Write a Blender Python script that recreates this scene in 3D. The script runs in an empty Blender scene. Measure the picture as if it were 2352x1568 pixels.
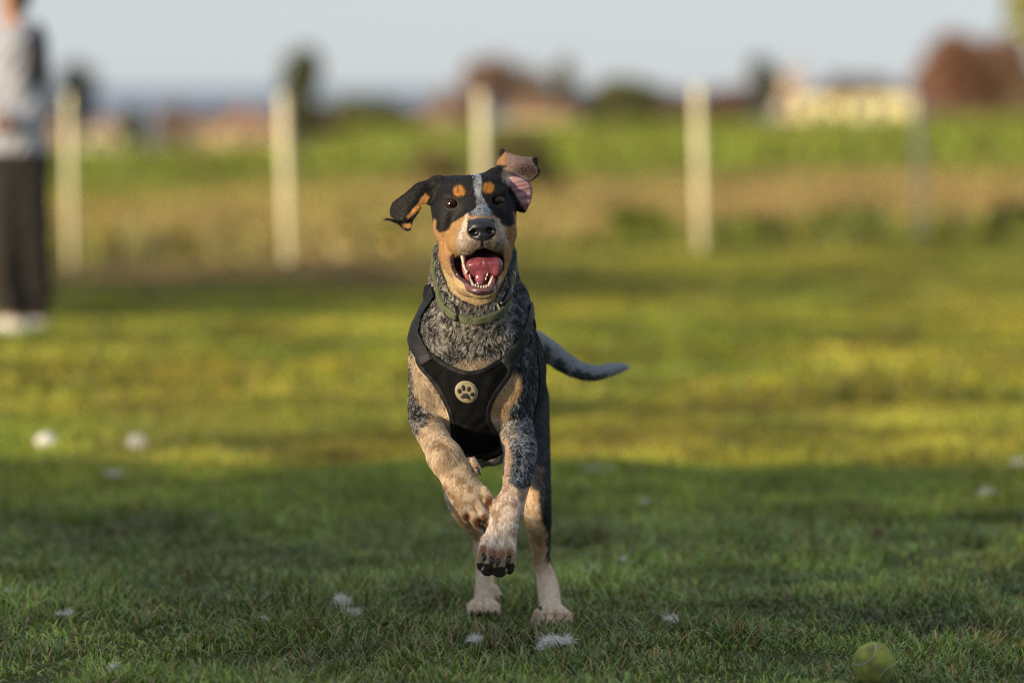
import bpy, math, random, os
import numpy as np
from mathutils import Vector

# ------------------------------------------------------------------ camera, sky, sun, exposure
C = bpy.context.scene.collection
SCN = bpy.context.scene
FOC = 200.0 / 36.0 * 2352.0          # focal length in reference-picture pixels
CAM_H = 0.97
PITCH = math.atan(584.0 / FOC)
PX = 0.000746                        # one picture pixel at the dog's face, in metres
YD = 9.75                            # distance to the dog's face
SUN_EL, SUN_AZ = 7.0, 232.0          # degrees; azimuth clockwise from +Y

cam_data = bpy.data.cameras.new("camera")
cam = bpy.data.objects.new("camera", cam_data)
C.objects.link(cam)
cam.location = (0, 0, CAM_H)
cam.rotation_euler = (math.pi / 2 - PITCH, 0, 0)
cam_data.lens = 200
cam_data.sensor_width = 36
cam_data.clip_start = 0.5
cam_data.clip_end = 400000
cam_data.dof.use_dof = True
cam_data.dof.focus_distance = 9.71
cam_data.dof.aperture_fstop = 3.2
SCN.camera = cam

world = bpy.data.worlds.new("World")
SCN.world = world
world.use_nodes = True
wn, wl = world.node_tree.nodes, world.node_tree.links
sky_node = wn.new("ShaderNodeTexSky")
sky_node.sky_type = 'NISHITA'
sky_node.sun_disc = False
sky_node.sun_elevation = math.radians(SUN_EL)
sky_node.sun_rotation = math.radians(SUN_AZ)
sky_node.air_density = 0.32
sky_node.dust_density = 0.4
sky_node.ozone_density = 0.3
# added pale veil over the whole sky dome, put in to lift ambient light
_tc = wn.new("ShaderNodeTexCoord"); _sx = wn.new("ShaderNodeSeparateXYZ"); wl.new(_tc.outputs["Generated"], _sx.inputs[0])
_mr = wn.new("ShaderNodeMapRange"); _mr.inputs["From Min"].default_value = .06; _mr.inputs["From Max"].default_value = .5
_mr.inputs["To Min"].default_value = .90; _mr.inputs["To Max"].default_value = 1.0; wl.new(_sx.outputs[2], _mr.inputs["Value"])
_cn = wn.new("ShaderNodeTexNoise"); _cn.inputs["Scale"].default_value = 2.2; _cn.inputs["Detail"].default_value = 5; wl.new(_tc.outputs["Generated"], _cn.inputs["Vector"])
_cr = wn.new("ShaderNodeMapRange"); _cr.inputs["From Min"].default_value = .3; _cr.inputs["From Max"].default_value = .7
_cr.inputs["To Min"].default_value = .75; _cr.inputs["To Max"].default_value = 1.0; wl.new(_cn.outputs["Fac"], _cr.inputs["Value"])
_mu = wn.new("ShaderNodeMath"); _mu.operation = 'MULTIPLY'; wl.new(_mr.outputs[0], _mu.inputs[0]); wl.new(_cr.outputs[0], _mu.inputs[1])
_vr = wn.new("ShaderNodeValToRGB"); _vr.color_ramp.elements[0].position = .05; _vr.color_ramp.elements[0].color = (.618, .634, .652, 1)
_vr.color_ramp.elements[1].position = .5; _vr.color_ramp.elements[1].color = (.60, .68, .80, 1); wl.new(_sx.outputs[2], _vr.inputs[0])
_vs = wn.new("ShaderNodeVectorMath"); _vs.operation = 'SCALE'; _vs.inputs["Scale"].default_value = 6.6; wl.new(_vr.outputs[0], _vs.inputs[0])
_mx = wn.new("ShaderNodeMix"); _mx.data_type = 'RGBA'; wl.new(_mu.outputs[0], _mx.inputs["Factor"])
wl.new(sky_node.outputs[0], _mx.inputs["A"]); wl.new(_vs.outputs[0], _mx.inputs["B"])
wl.new(_mx.outputs["Result"], wn["Background"].inputs[0])
wn["Background"].inputs[1].default_value = 0.126

sun_data = bpy.data.lights.new("sun", 'SUN')
sun_data.energy = 5.0
sun_data.angle = math.radians(0.5)
sun_data.color = (1.0, 0.81, 0.57)
sun = bpy.data.objects.new("sun", sun_data)
C.objects.link(sun)
_se, _sa = math.radians(SUN_EL), math.radians(SUN_AZ)
SUN_DIR = Vector((math.sin(_sa) * math.cos(_se), math.cos(_sa) * math.cos(_se), math.sin(_se)))
sun.rotation_euler = SUN_DIR.to_track_quat('Z', 'Y').to_euler()

SCN.view_settings.view_transform = 'Standard'
SCN.view_settings.look = 'None'
SCN.view_settings.exposure = 0.35
SCN.view_settings.gamma = 1.0

SCN.cycles.use_denoising = True
SCN.cycles.denoising_prefilter = "NONE"
SCN.cycles.pixel_filter_type = 'BLACKMAN_HARRIS'
SCN.cycles.filter_width = 1.25
rng = np.random.default_rng(7)
random.seed(7)

# ------------------------------------------------------------------ picture <-> world mapping
_cp, _sp = math.cos(PITCH), math.sin(PITCH)
def P(px, py, Y):
    dx = (px - 1176.0) / FOC
    dy = (784.0 - py) / FOC
    vy = _cp + dy * _sp
    vz = -_sp + dy * _cp
    t = Y / vy
    return np.array([dx * t, Y, CAM_H + vz * t])
def inv(p):
    """world points (n,3) -> px, py, W (W: pixels in front of the face plane)"""
    x, y, z = p[:, 0], p[:, 1], p[:, 2] - CAM_H
    f = y * _cp - z * _sp
    u = y * _sp + z * _cp
    return 1176.0 + FOC * x / f, 784.0 - FOC * u / f, (YD - y) / PX
def D(px, py, W):
    return P(px, py, YD - W * PX)
def rs(W):                            # metres per pixel at that depth
    return (YD - W * PX) / FOC

# ------------------------------------------------------------------ noise
def _hash(ix, iy, iz, seed):
    n = (ix * 374761393 + iy * 668265263 + iz * 2147483647 + seed * 1274126177) & 0xFFFFFFFF
    n = ((n ^ (n >> 13)) * 1274126177) & 0xFFFFFFFF
    n = n ^ (n >> 16)
    return (n & 0xFFFF) / 65535.0
def noise(x, y, z, seed=0):
    x, y, z = np.broadcast_arrays(np.asarray(x, float), np.asarray(y, float), np.asarray(z, float))
    fx, fy, fz = np.floor(x), np.floor(y), np.floor(z)
    ix, iy, iz = fx.astype(np.int64), fy.astype(np.int64), fz.astype(np.int64)
    tx, ty, tz = x - fx, y - fy, z - fz
    tx, ty, tz = tx * tx * (3 - 2 * tx), ty * ty * (3 - 2 * ty), tz * tz * (3 - 2 * tz)
    r = 0
    for a in (0, 1):
        for b in (0, 1):
            for c in (0, 1):
                r = r + _hash(ix + a, iy + b, iz + c, seed) * (tx if a else 1 - tx) * (ty if b else 1 - ty) * (tz if c else 1 - tz)
    return r
def fbm(x, y, z, seed=0, n=3):
    r, a, s = 0, 0.5, 0
    for i in range(n):
        r = r + a * noise(x * 2 ** i, y * 2 ** i, z * 2 ** i, seed + i * 17)
        s += a; a *= .5
    return r / s
def smooth(a, b, x):
    t = np.clip((x - a) / (b - a), 0, 1)
    return t * t * (3 - 2 * t)

# ------------------------------------------------------------------ objects and materials
def tag(o, label=None, cat=None, group=None, kind=None):
    if label: o['label'] = label
    if cat: o['category'] = cat
    if group: o['group'] = group
    if kind: o['kind'] = kind
    return o
def empty(name, loc, label, cat, group=None):
    o = bpy.data.objects.new(name, None); C.objects.link(o)
    o.location = tuple(loc); o.empty_display_size = .1
    bpy.context.view_layer.update()
    return tag(o, label, cat, group)
def put(o, parent=None):
    C.objects.link(o)
    if parent is not None:
        o.parent = parent
        q, m = parent, Vector((0, 0, 0))
        while q is not None:
            m += q.location; q = q.parent
        o.location = Vector(o.location) - m
    return o
def mesh_obj(name, verts, faces, mat, parent=None, col=None, smooth_sh=True, mats=None, fmat=None):
    """verts (n,3); faces: (m,k) array or a list of such arrays"""
    me = bpy.data.meshes.new(name)
    if not isinstance(faces, (list, tuple)): faces = [faces]
    faces = [np.asarray(f, np.int32) for f in faces if len(f)]
    verts = np.asarray(verts, np.float32)
    nl = sum(f.size for f in faces); nf = sum(len(f) for f in faces)
    me.vertices.add(len(verts)); me.vertices.foreach_set('co', verts.ravel())
    me.loops.add(nl); me.loops.foreach_set('vertex_index', np.concatenate([f.ravel() for f in faces]))
    tot = np.concatenate([np.full(len(f), f.shape[1], np.int32) for f in faces])
    st = np.concatenate([[0], np.cumsum(tot)[:-1]]).astype(np.int32)
    me.polygons.add(nf); me.polygons.foreach_set('loop_start', st)
    me.polygons.foreach_set('use_smooth', np.full(nf, smooth_sh, bool))
    if fmat is not None: me.polygons.foreach_set('material_index', np.asarray(fmat, np.int32))
    me.update(calc_edges=True)
    if col is not None:
        a = me.attributes.new('coat', 'FLOAT_COLOR', 'POINT')
        c4 = np.ones((len(verts), 4), np.float32); c4[:, :3] = col
        a.data.foreach_set('color', c4.ravel())
    for m in (mats or [mat]): me.materials.append(m)
    o = bpy.data.objects.new(name, me)
    return put(o, parent)

def mat_new(name):
    m = bpy.data.materials.new(name); m.use_nodes = True
    n, l = m.node_tree.nodes, m.node_tree.links
    return m, n, l, n["Principled BSDF"]
def simple(name, col, rough=.7, spec=.4, noise_amt=.15, scale=40, bump=0, metal=0, coat=0, bscale=None):
    m, n, l, b = mat_new(name)
    b.inputs["Roughness"].default_value = rough
    b.inputs["Specular IOR Level"].default_value = spec
    b.inputs["Metallic"].default_value = metal
    b.inputs["Coat Weight"].default_value = coat
    t = n.new("ShaderNodeTexCoord"); nz = n.new("ShaderNodeTexNoise"); nz.inputs["Scale"].default_value = scale
    nz.inputs["Detail"].default_value = 4
    l.new(t.outputs["Object"], nz.inputs["Vector"])
    r = n.new("ShaderNodeValToRGB")
    r.color_ramp.elements[0].position = .3; r.color_ramp.elements[1].position = .7
    r.color_ramp.elements[0].color = (*[c * (1 - noise_amt) for c in col], 1)
    r.color_ramp.elements[1].color = (*[min(1, c * (1 + noise_amt)) for c in col], 1)
    l.new(nz.outputs["Fac"], r.inputs["Fac"]); l.new(r.outputs["Color"], b.inputs["Base Color"])
    if bump:
        bp = n.new("ShaderNodeBump"); bp.inputs["Strength"].default_value = 1; bp.inputs["Distance"].default_value = bump
        n2 = n.new("ShaderNodeTexNoise"); n2.inputs["Scale"].default_value = bscale or scale * 3
        l.new(t.outputs["Object"], n2.inputs["Vector"]); l.new(n2.outputs["Fac"], bp.inputs["Height"])
        l.new(bp.outputs["Normal"], b.inputs["Normal"])
    return m
def attr_mat(name, rough=.6, spec=.3, transl=0, sheen=0, bump=0, coat=0):
    m, n, l, b = mat_new(name)
    a = n.new("ShaderNodeAttribute"); a.attribute_name = 'coat'
    l.new(a.outputs["Color"], b.inputs["Base Color"])
    b.inputs["Roughness"].default_value = rough
    b.inputs["Specular IOR Level"].default_value = spec
    b.inputs["Sheen Weight"].default_value = sheen
    b.inputs["Coat Weight"].default_value = coat
    if transl:
        tr = n.new("ShaderNodeBsdfTranslucent"); l.new(a.outputs["Color"], tr.inputs["Color"])
        mx = n.new("ShaderNodeMixShader"); mx.inputs[0].default_value = transl
        l.new(b.outputs[0], mx.inputs[1]); l.new(tr.outputs[0], mx.inputs[2])
        l.new(mx.outputs[0], n["Material Output"].inputs[0])
    return m

# ------------------------------------------------------------------ sculpting with distance fields
class Field:
    def __init__(s, lo, hi, h):
        s.lo = np.array(lo, float); s.h = h
        s.n = np.ceil((np.array(hi) - s.lo) / h).astype(int) + 1
        s.v = np.full(tuple(s.n), 0.06, np.float32)
        s.ax = [(s.lo[i] + h * np.arange(s.n[i])).astype(np.float32) for i in range(3)]
    def box(s, lo, hi):
        a = np.clip(np.floor((np.array(lo) - s.lo) / s.h).astype(int), 0, s.n)
        b = np.clip(np.ceil((np.array(hi) - s.lo) / s.h).astype(int) + 1, 0, s.n)
        if np.any(b <= a): return None
        sl = tuple(slice(a[i], b[i]) for i in range(3))
        g = (s.ax[0][sl[0]][:, None, None], s.ax[1][sl[1]][None, :, None], s.ax[2][sl[2]][None, None, :])
        return sl, g
    def op(s, kind, fn, lo, hi, k):
        m = max(k, 0) + 3 * s.h + .004
        r = s.box(np.array(lo) - m, np.array(hi) + m)
        if r is None: return
        sl, g = r
        d = fn(*g).astype(np.float32)
        a = s.v[sl]
        if kind == 'u':
            if k > 0:
                hh = np.clip(.5 + .5 * (a - d) / k, 0, 1)
                s.v[sl] = a * (1 - hh) + d * hh - k * hh * (1 - hh)
            else: s.v[sl] = np.minimum(a, d)
        elif kind == 's':
            d = -d
            if k > 0:
                hh = np.clip(.5 - .5 * (a - d) / k, 0, 1)
                s.v[sl] = a * (1 - hh) + d * hh + k * hh * (1 - hh)
            else: s.v[sl] = np.maximum(a, d)
    def sample(s, p):
        q = (p - s.lo) / s.h
        i = np.clip(np.floor(q).astype(int), 0, s.n - 2); t = np.clip(q - i, 0, 1)
        r = 0
        for a in (0, 1):
            for b in (0, 1):
                for c in (0, 1):
                    w = (t[:, 0] if a else 1 - t[:, 0]) * (t[:, 1] if b else 1 - t[:, 1]) * (t[:, 2] if c else 1 - t[:, 2])
                    r = r + w * s.v[i[:, 0] + a, i[:, 1] + b, i[:, 2] + c]
        return r

def nets(v, lo, h):
    s = v < 0
    c = np.zeros(tuple(np.array(v.shape) - 1), np.uint8)
    S = s.astype(np.uint8)
    for a in (0, 1):
        for b in (0, 1):
            for d in (0, 1):
                c += S[a:v.shape[0] - 1 + a, b:v.shape[1] - 1 + b, d:v.shape[2] - 1 + d]
    act = np.argwhere((c > 0) & (c < 8))
    idx = np.full(c.shape, -1, np.int32)
    idx[act[:, 0], act[:, 1], act[:, 2]] = np.arange(len(act))
    acc = np.zeros((len(act), 3)); cnt = np.zeros(len(act))
    cor = {}
    for a in (0, 1):
        for b in (0, 1):
            for d in (0, 1):
                cor[(a, b, d)] = v[act[:, 0] + a, act[:, 1] + b, act[:, 2] + d].astype(float)
    for ax in range(3):
        for o1 in (0, 1):
            for o2 in (0, 1):
                k0 = [0, 0, 0]; oth = [i for i in range(3) if i != ax]
                k0[oth[0]] = o1; k0[oth[1]] = o2
                k1 = list(k0); k1[ax] = 1
                v0, v1 = cor[tuple(k0)], cor[tuple(k1)]
                m = (v0 < 0) != (v1 < 0)
                t = v0[m] / (v0[m] - v1[m])
                pt = np.tile(np.array(k0, float), (m.sum(), 1)); pt[:, ax] = t
                acc[m] += pt; cnt[m] += 1
    verts = lo + h * (act + acc / cnt[:, None])
    faces = []
    for ax in range(3):
        sl0 = [slice(None)] * 3; sl1 = [slice(None)] * 3
        sl0[ax] = slice(0, -1); sl1[ax] = slice(1, None)
        e = s[tuple(sl0)] != s[tuple(sl1)]
        q = np.argwhere(e)
        o = [i for i in range(3) if i != ax]
        ok = (q[:, o[0]] > 0) & (q[:, o[1]] > 0) & (q[:, o[0]] < c.shape[o[0]]) & (q[:, o[1]] < c.shape[o[1]])
        q = q[ok]
        def cell(d1, d2):
            r = q.copy(); r[:, o[0]] -= d1; r[:, o[1]] -= d2
            return idx[r[:, 0], r[:, 1], r[:, 2]]
        f = np.stack([cell(1, 1), cell(0, 1), cell(0, 0), cell(1, 0)], 1)
        flip = ~s[q[:, 0], q[:, 1], q[:, 2]]
        if ax == 1: flip = ~flip
        f[flip] = f[flip][:, ::-1]
        faces.append(f)
    f = np.concatenate(faces)
    return verts, f[(f >= 0).all(1)]

OPS = []                              # (kind, fn, lo, hi, k)
def ell(c, r, k=10, kind='u', ops=None, rot=0.0):
    """ellipsoid at picture pos c=(px,py,W), radii in pixels (x, z, y-depth); rot = roll in degrees about the view axis"""
    ops = OPS if ops is None else ops
    s = rs(c[2]); p = D(*c); R = np.array([r[0] * s, r[2] * s, r[1] * s])
    ca, sa = math.cos(math.radians(rot)), math.sin(math.radians(rot))
    def fn(x, y, z):
        X, Yy, Z = x - p[0], y - p[1], z - p[2]
        if rot: X, Z = X * ca - Z * sa, X * sa + Z * ca
        a = np.sqrt((X / R[0]) ** 2 + (Yy / R[1]) ** 2 + (Z / R[2]) ** 2)
        b = np.sqrt((X / R[0] ** 2) ** 2 + (Yy / R[1] ** 2) ** 2 + (Z / R[2] ** 2) ** 2)
        return a * (a - 1) / np.maximum(b, 1e-6)
    m = R.max() if rot else R
    ops.append((kind, fn, p - m, p + m, k * s))
def cap(a, b, ra, rb, k=10, kind='u', ops=None, sc=(1, 1, 1)):
    """tapered capsule between picture positions; sc flattens (x, y-depth, z)"""
    ops = OPS if ops is None else ops
    A, B = D(*a), D(*b); RA, RB = ra * rs(a[2]), rb * rs(b[2]); S = np.array(sc, float)
    def fn(x, y, z):
        X, Yy, Z = (x - A[0]) / S[0], (y - A[1]) / S[1], (z - A[2]) / S[2]
        d = (B - A) / S; L = max(float(d @ d), 1e-12)
        t = np.clip((X * d[0] + Yy * d[1] + Z * d[2]) / L, 0, 1)
        return (np.sqrt((X - t * d[0]) ** 2 + (Yy - t * d[1]) ** 2 + (Z - t * d[2]) ** 2) - (RA + t * (RB - RA))) * S.min()
    R = max(RA, RB) * S.max() + .001
    ops.append((kind, fn, np.minimum(A, B) - R, np.maximum(A, B) + R, k * rs(a[2])))
def chain(pts, k=10, ops=None, sc=(1, 1, 1)):
    """a limb: tapered capsules joined without swelling at the joints, added as one shape"""
    ops = OPS if ops is None else ops
    # Catmull-Rom refinement keeps the limb free of kinks
    p = np.array(pts, float); q = [p[0]]
    for i in range(len(p) - 1):
        p0, p1, p2, p3 = p[max(i - 1, 0)], p[i], p[i + 1], p[min(i + 2, len(p) - 1)]
        for t in (.33, .67, 1.0):
            q.append(.5 * (2 * p1 + (p2 - p0) * t + (2 * p0 - 5 * p1 + 4 * p2 - p3) * t * t + (3 * p1 - p0 - 3 * p2 + p3) * t ** 3))
    A = np.array([D(*v[:3]) for v in q]); R = np.array([v[3] * rs(v[2]) for v in q]); S = np.array(sc, float)
    def fn(x, y, z):
        out = None
        for i in range(len(A) - 1):
            X, Yy, Z = (x - A[i][0]) / S[0], (y - A[i][1]) / S[1], (z - A[i][2]) / S[2]
            d = (A[i + 1] - A[i]) / S; L = max(float(d @ d), 1e-12)
            t = np.clip((X * d[0] + Yy * d[1] + Z * d[2]) / L, 0, 1)
            e = (np.sqrt((X - t * d[0]) ** 2 + (Yy - t * d[1]) ** 2 + (Z - t * d[2]) ** 2) - (R[i] + t * (R[i + 1] - R[i]))) * S.min()
            out = e if out is None else np.minimum(out, e)
        return out
    m = R.max() * S.max() + .001
    ops.append(('u', fn, A.min(0) - m, A.max(0) + m, k * rs(q[0][2])))
def sdpoly(X, Y, poly):
    poly = np.array(poly, float)
    d = np.full(np.broadcast(X, Y).shape, 1e9); sgn = np.ones(d.shape, bool)
    n = len(poly)
    for i in range(n):
        a, b = poly[i], poly[i - 1]
        ex, ey = b[0] - a[0], b[1] - a[1]
        wx, wy = X - a[0], Y - a[1]
        t = np.clip((wx * ex + wy * ey) / max(ex * ex + ey * ey, 1e-9), 0, 1)
        d = np.minimum(d, (wx - ex * t) ** 2 + (wy - ey * t) ** 2)
        c1 = (Y >= a[1]); c2 = (Y < b[1]); c3 = (ex * wy > ey * wx)
        fl = (c1 & c2 & c3) | (~c1 & ~c2 & ~c3)
        sgn = sgn ^ fl
    return np.sqrt(d) * np.where(sgn, 1, -1)
def gpix(x, y, z):
    """grid -> picture coordinates"""
    zz = z - CAM_H
    f = y * _cp - zz * _sp
    return 1176 + FOC * x / f, 784 - FOC * (y * _sp + zz * _cp) / f, (YD - y) / PX
def chaikin(p, n=2):
    p = np.array(p, float)
    for _ in range(n):
        q = np.roll(p, -1, 0)
        p = np.stack([p * .78 + q * .22, p * .22 + q * .78], 1).reshape(-1, 2)
    return p
def slab(poly, wfn, th, k=6, kind='u', wr=(-130, 60), ops=None, cn=2):
    """sheet of thickness th (px) whose outline is poly and whose depth is wfn(X,Y)"""
    ops = OPS if ops is None else ops
    poly = np.array(chaikin(poly, cn), float)
    lo = D(poly[:, 0].min(), poly[:, 1].max(), wr[1]); hi = D(poly[:, 0].max(), poly[:, 1].min(), wr[0])
    lo, hi = np.minimum(lo, hi), np.maximum(lo, hi)
    def fn(x, y, z):
        X, Y, W = gpix(x, y, z)
        W = W + 0 * X; w0 = wfn(X, Y)
        a = sdpoly(X, Y, poly) + th * .5
        b = np.abs(W - w0) * .8 - th * .5
        return (np.sqrt(np.maximum(a + th * .4, 0) ** 2 + np.maximum(b + th * .4, 0) ** 2) + np.minimum(np.maximum(a, b) + th * .4, 0) - th * .4) * PX
    ops.append((kind, fn, lo - .003, hi + .003, k * PX))
def zz(pts, s=.249, ox=849.8, oy=321.6):      # close-up sheet coordinates -> picture coordinates
    return [(ox + s * a, oy + s * b) for a, b in pts]
# ------------------------------------------------------------------ the dog: one continuous body
def Wof(Y): return (YD - Y) / PX
# torso
ell((1086, 862, -215), (134, 178, 165), 20)                    # chest
ell((1118, 862, -420), (130, 172, 330), 30)                    # rib cage
ell((1160, 880, -800), (92, 128, 240), 40)                     # loin and rump
ell((1105, 800, -330), (112, 120, 150), 30)                    # withers
ell((1068, 985, -215), (66, 62, 110), 30)                      # breast between the forelegs
ell((1100, 1010, -420), (52, 38, 240), 30)                     # belly
ell((1128, 1046, -800), (34, 22, 60), 20)
# neck
cap((1090, 570, -105), (1090, 705, -106), 79, 80, 20)
cap((1090, 590, -180), (1088, 770, -215), 90, 128, 26)
ell((1190, 715, -215), (26, 60, 60), 24)
ell((1088, 760, -165), (124, 90, 110), 26)
ell((1010, 790, -170), (62, 92, 90), 30)
ell((1158, 790, -175), (62, 95, 90), 30)
# shoulders
ell((984, 880, -190), (41, 125, 105), 24)
ell((1186, 880, -200), (35, 140, 110), 24)
ell((1164, 935, -150), (36, 58, 60), 20)
TORSO = list(OPS)
# left foreleg (raised, carpus bent)
chain([(979, 930, -190, 38), (976, 965, -140, 34), (1000, 1012, -30, 32), (1024, 1052, 40, 36)], 14)
chain([(1020, 1046, 36, 34), (1044, 1085, 46, 37), (1070, 1130, 40, 40)], 12, sc=(1, .66, 1))
cap((1012, 1045, 20), (1010, 1050, 25), 24, 24, 10)
ell((1086, 1150, 40), (45, 38, 26), 12, rot=28)
for a, b, c, r0, r1 in [((1062, 1152, 46), (1066, 1174, 54), (1073, 1190, 34), 13.5, 11), ((1078, 1158, 52), (1089, 1187, 60), (1098, 1208, 34), 13.5, 10.5),
                        ((1096, 1152, 52), (1108, 1182, 58), (1115, 1201, 34), 13.2, 10.5), ((1108, 1128, 46), (1119, 1143, 52), (1124, 1160, 34), 13.5, 10.5)]:
    cap(a, b, r0, r0 - .5, 2.5); cap(b, c, r0, r1, 2.5)
cap((1084, 1058, 44), (1096, 1076, 46), 8, 7, 5)
# right foreleg (reaching forward and down)
chain([(1184, 930, -210, 34), (1184, 980, -150, 38), (1195, 1035, -60, 36), (1189, 1090, 0, 33), (1182, 1130, 30, 29), (1166, 1168, 50, 35)], 14)
cap((1208, 1030, -90), (1210, 1060, -70), 18, 16, 14)
chain([(1164, 1176, 52, 34), (1152, 1225, 66, 35)], 12, sc=(1, .72, 1))
cap((1184, 1200, 20), (1180, 1215, 20), 10, 9, 10)
ell((1144, 1252, 66), (42, 32, 28), 12, rot=6)
for a, b, c, r0, r1 in [((1118, 1240, 74), (1110, 1268, 88), (1106, 1290, 80), 13.5, 12), ((1134, 1242, 82), (1128, 1275, 100), (1124, 1298, 90), 14, 13),
                        ((1154, 1244, 82), (1151, 1278, 100), (1149, 1302, 90), 14, 13), ((1170, 1240, 74), (1173, 1268, 86), (1172, 1294, 76), 13.5, 12)]:
    cap(a, b, r0, r0 - .5, 2.5); cap(b, c, r0, r1, 2.5)
for c, r in [((1107, 1298, 72), (12, 14, 12)), ((1120, 1308, 82), (16, 15, 13)), ((1147, 1312, 82), (17, 14, 13)), ((1171, 1303, 70), (11, 16, 12))]:
    ell(c, r, 3)
ell((1144, 1288, 44), (30, 22, 16), 5)
# hind legs
WL, WR = Wof(10.45), Wof(10.24)
chain([(1098, 960, -860, 62), (1066, 1040, -780, 52), (1047, 1112, -700, 30), (1058, 1170, -780, 22), (1098, 1226, WL - 60, 15)], 18)
chain([(1098, 1226, WL - 60, 15), (1106, 1262, WL - 45, 16), (1113, 1330, WL - 20, 20), (1114, 1372, WL, 25)], 10)
cap((1099, 1212, WL - 80), (1098, 1224, WL - 90), 14, 13, 8)
ell((1111, 1394, WL + 12), (29, 16, 40), 10)
for x in (1083, 1101, 1121, 1138):
    cap(((x + 1111) / 2, 1380, WL + 20), (x, 1393, WL + 50), 10, 10.5, 3); cap((x, 1393, WL + 50), (x, 1403, WL + 60), 10.5, 9, 1.5)
cap((1136, 1350, WL + 5), (1150, 1370, WL + 8), 8, 6, 10)
chain([(1212, 920, -820, 48), (1222, 1010, -720, 40), (1228, 1095, -620, 36), (1234, 1170, -610, 32), (1239, 1230, WR - 40, 25), (1243, 1290, WR - 90, 18)], 18)
chain([(1245, 1290, WR - 90, 17), (1256, 1330, WR - 90, 23), (1262, 1374, WR - 50, 24), (1266, 1404, WR - 20, 26)], 12)
ell((1268, 1412, WR - 4), (30, 17, 36), 10)
for x, y, r in ((1243, 1424, 10), (1263, 1421, 11.5), (1286, 1421, 11.5), (1305, 1424, 9.5)):
    cap(((x + 1266) / 2, 1398, WR + 4), (x, y - 10, WR + 34), 10, r, 3)
    cap((x, y - 10, WR + 34), (x + .5, y + 7, WR + 44), r, r - 1.5, 1.5)
cap((1234, 1404, WR - 20), (1226, 1424, WR - 20), 7, 7, 5)
# tail
tail = [(1205, 785, Wof(10.44), 34), (1236, 792, Wof(10.50), 25), (1262, 807, Wof(10.52), 23.5), (1291, 829, Wof(10.54), 21.5), (1326, 849, Wof(10.56), 18.5),
        (1367, 857, Wof(10.58), 15), (1404, 848, Wof(10.60), 12.5), (1430, 844, Wof(10.61), 7), (1443, 844, Wof(10.615), 2)]
chain(tail, 8)

# head
ell((1087, 474, -58), (97, 66, 88), 14)                        # skull
ell((1091, 436, -22), (68, 33, 38), 18)                        # forehead
ell((1044, 430, -62), (44, 26, 50), 16); ell((1128, 420, -62), (46, 24, 50), 16)
ell((1089, 520, -74), (94, 64, 66), 22)                        # jaw muscles
ell((1026, 515, -24), (25, 46, 40), 20); ell((1158, 510, -26), (26, 46, 40), 20)   # cheeks
ell((1042, 449, -8), (27, 12, 20), 10); ell((1136, 441, -8), (26, 12, 20), 10)     # brows
cap((1093, 484, -14), (1105, 520, 90), 38, 31, 16, sc=(1, 1, .8))  # bridge
cap((1091, 522, -14), (1105, 546, 86), 56, 41, 16, sc=(1, 1, .84))  # muzzle
ell((1079, 558, 70), (33, 27, 46), 10, rot=-14)                # upper lips
ell((1132, 552, 72), (25, 26, 44), 10, rot=12)
ell((1054, 556, 30), (28, 30, 54), 16, rot=-20)
ell((1147, 546, 34), (16, 32, 52), 14, rot=14)
cap((1026, 530, -30), (1068, 650, 6), 22, 22, 18)              # line of the jaw
cap((1166, 540, -40), (1142, 640, -6), 18, 18, 18)
cap((1084, 590, -60), (1104, 660, 52), 58, 26, 16, sc=(.86, 1, 1))   # lower jaw
ell((1107, 667, 66), (31, 19, 22), 8)                          # chin
ell((1080, 655, 20), (32, 26, 45), 16)
ell((1122, 650, 20), (28, 26, 45), 16)
ell((1034, 596, -8), (22, 40, 34), 16, rot=-22)                # corners of the mouth
ell((1158, 588, -16), (12, 40, 34), 12, rot=6)
ell((1107, 541, 116), (20, 19, 14), 6)
ell((1106, 520, 112), (32, 18, 22), 6)                         # nose leather
ell((1087, 531, 116), (15, 14, 15), 5); ell((1126, 527, 116), (14, 14, 15), 5)
cap((1107, 545, 132), (1110, 566, 124), 2.2, 2.4, 3, 's')      # groove of the lip
ell((1089, 535, 134), (12.5, 9, 17), 2, 's', rot=-12); ell((1127, 531, 134), (12, 9, 17), 2, 's', rot=12)
cap((1079, 540, 128), (1074, 537, 122), 3.4, 2.4, 2, 's'); cap((1136, 535, 128), (1141, 531, 122), 3.2, 2.2, 2, 's')
# creases between the toes
for a_, b_ in [((1071, 1158, 60), (1081, 1196, 62)), ((1088, 1158, 64), (1103, 1200, 62)), ((1104, 1146, 60), (1116, 1172, 56)), ((1127, 1236, 94), (1118, 1284, 106)), ((1145, 1232, 98), (1138, 1290, 110)), ((1162, 1236, 94), (1163, 1282, 102))]:
    cap(a_, b_, 2.0, 3.0, 3, 's')
for a_, b_ in [((1040, 1080, 84), (1072, 1140, 82)), ((1052, 1074, 84), (1088, 1136, 84)), ((1150, 1180, 92), (1134, 1230, 104)), ((1162, 1180, 92), (1154, 1230, 104))]:
    cap(a_, b_, 1.6, 2.2, 8, 's')
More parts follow.
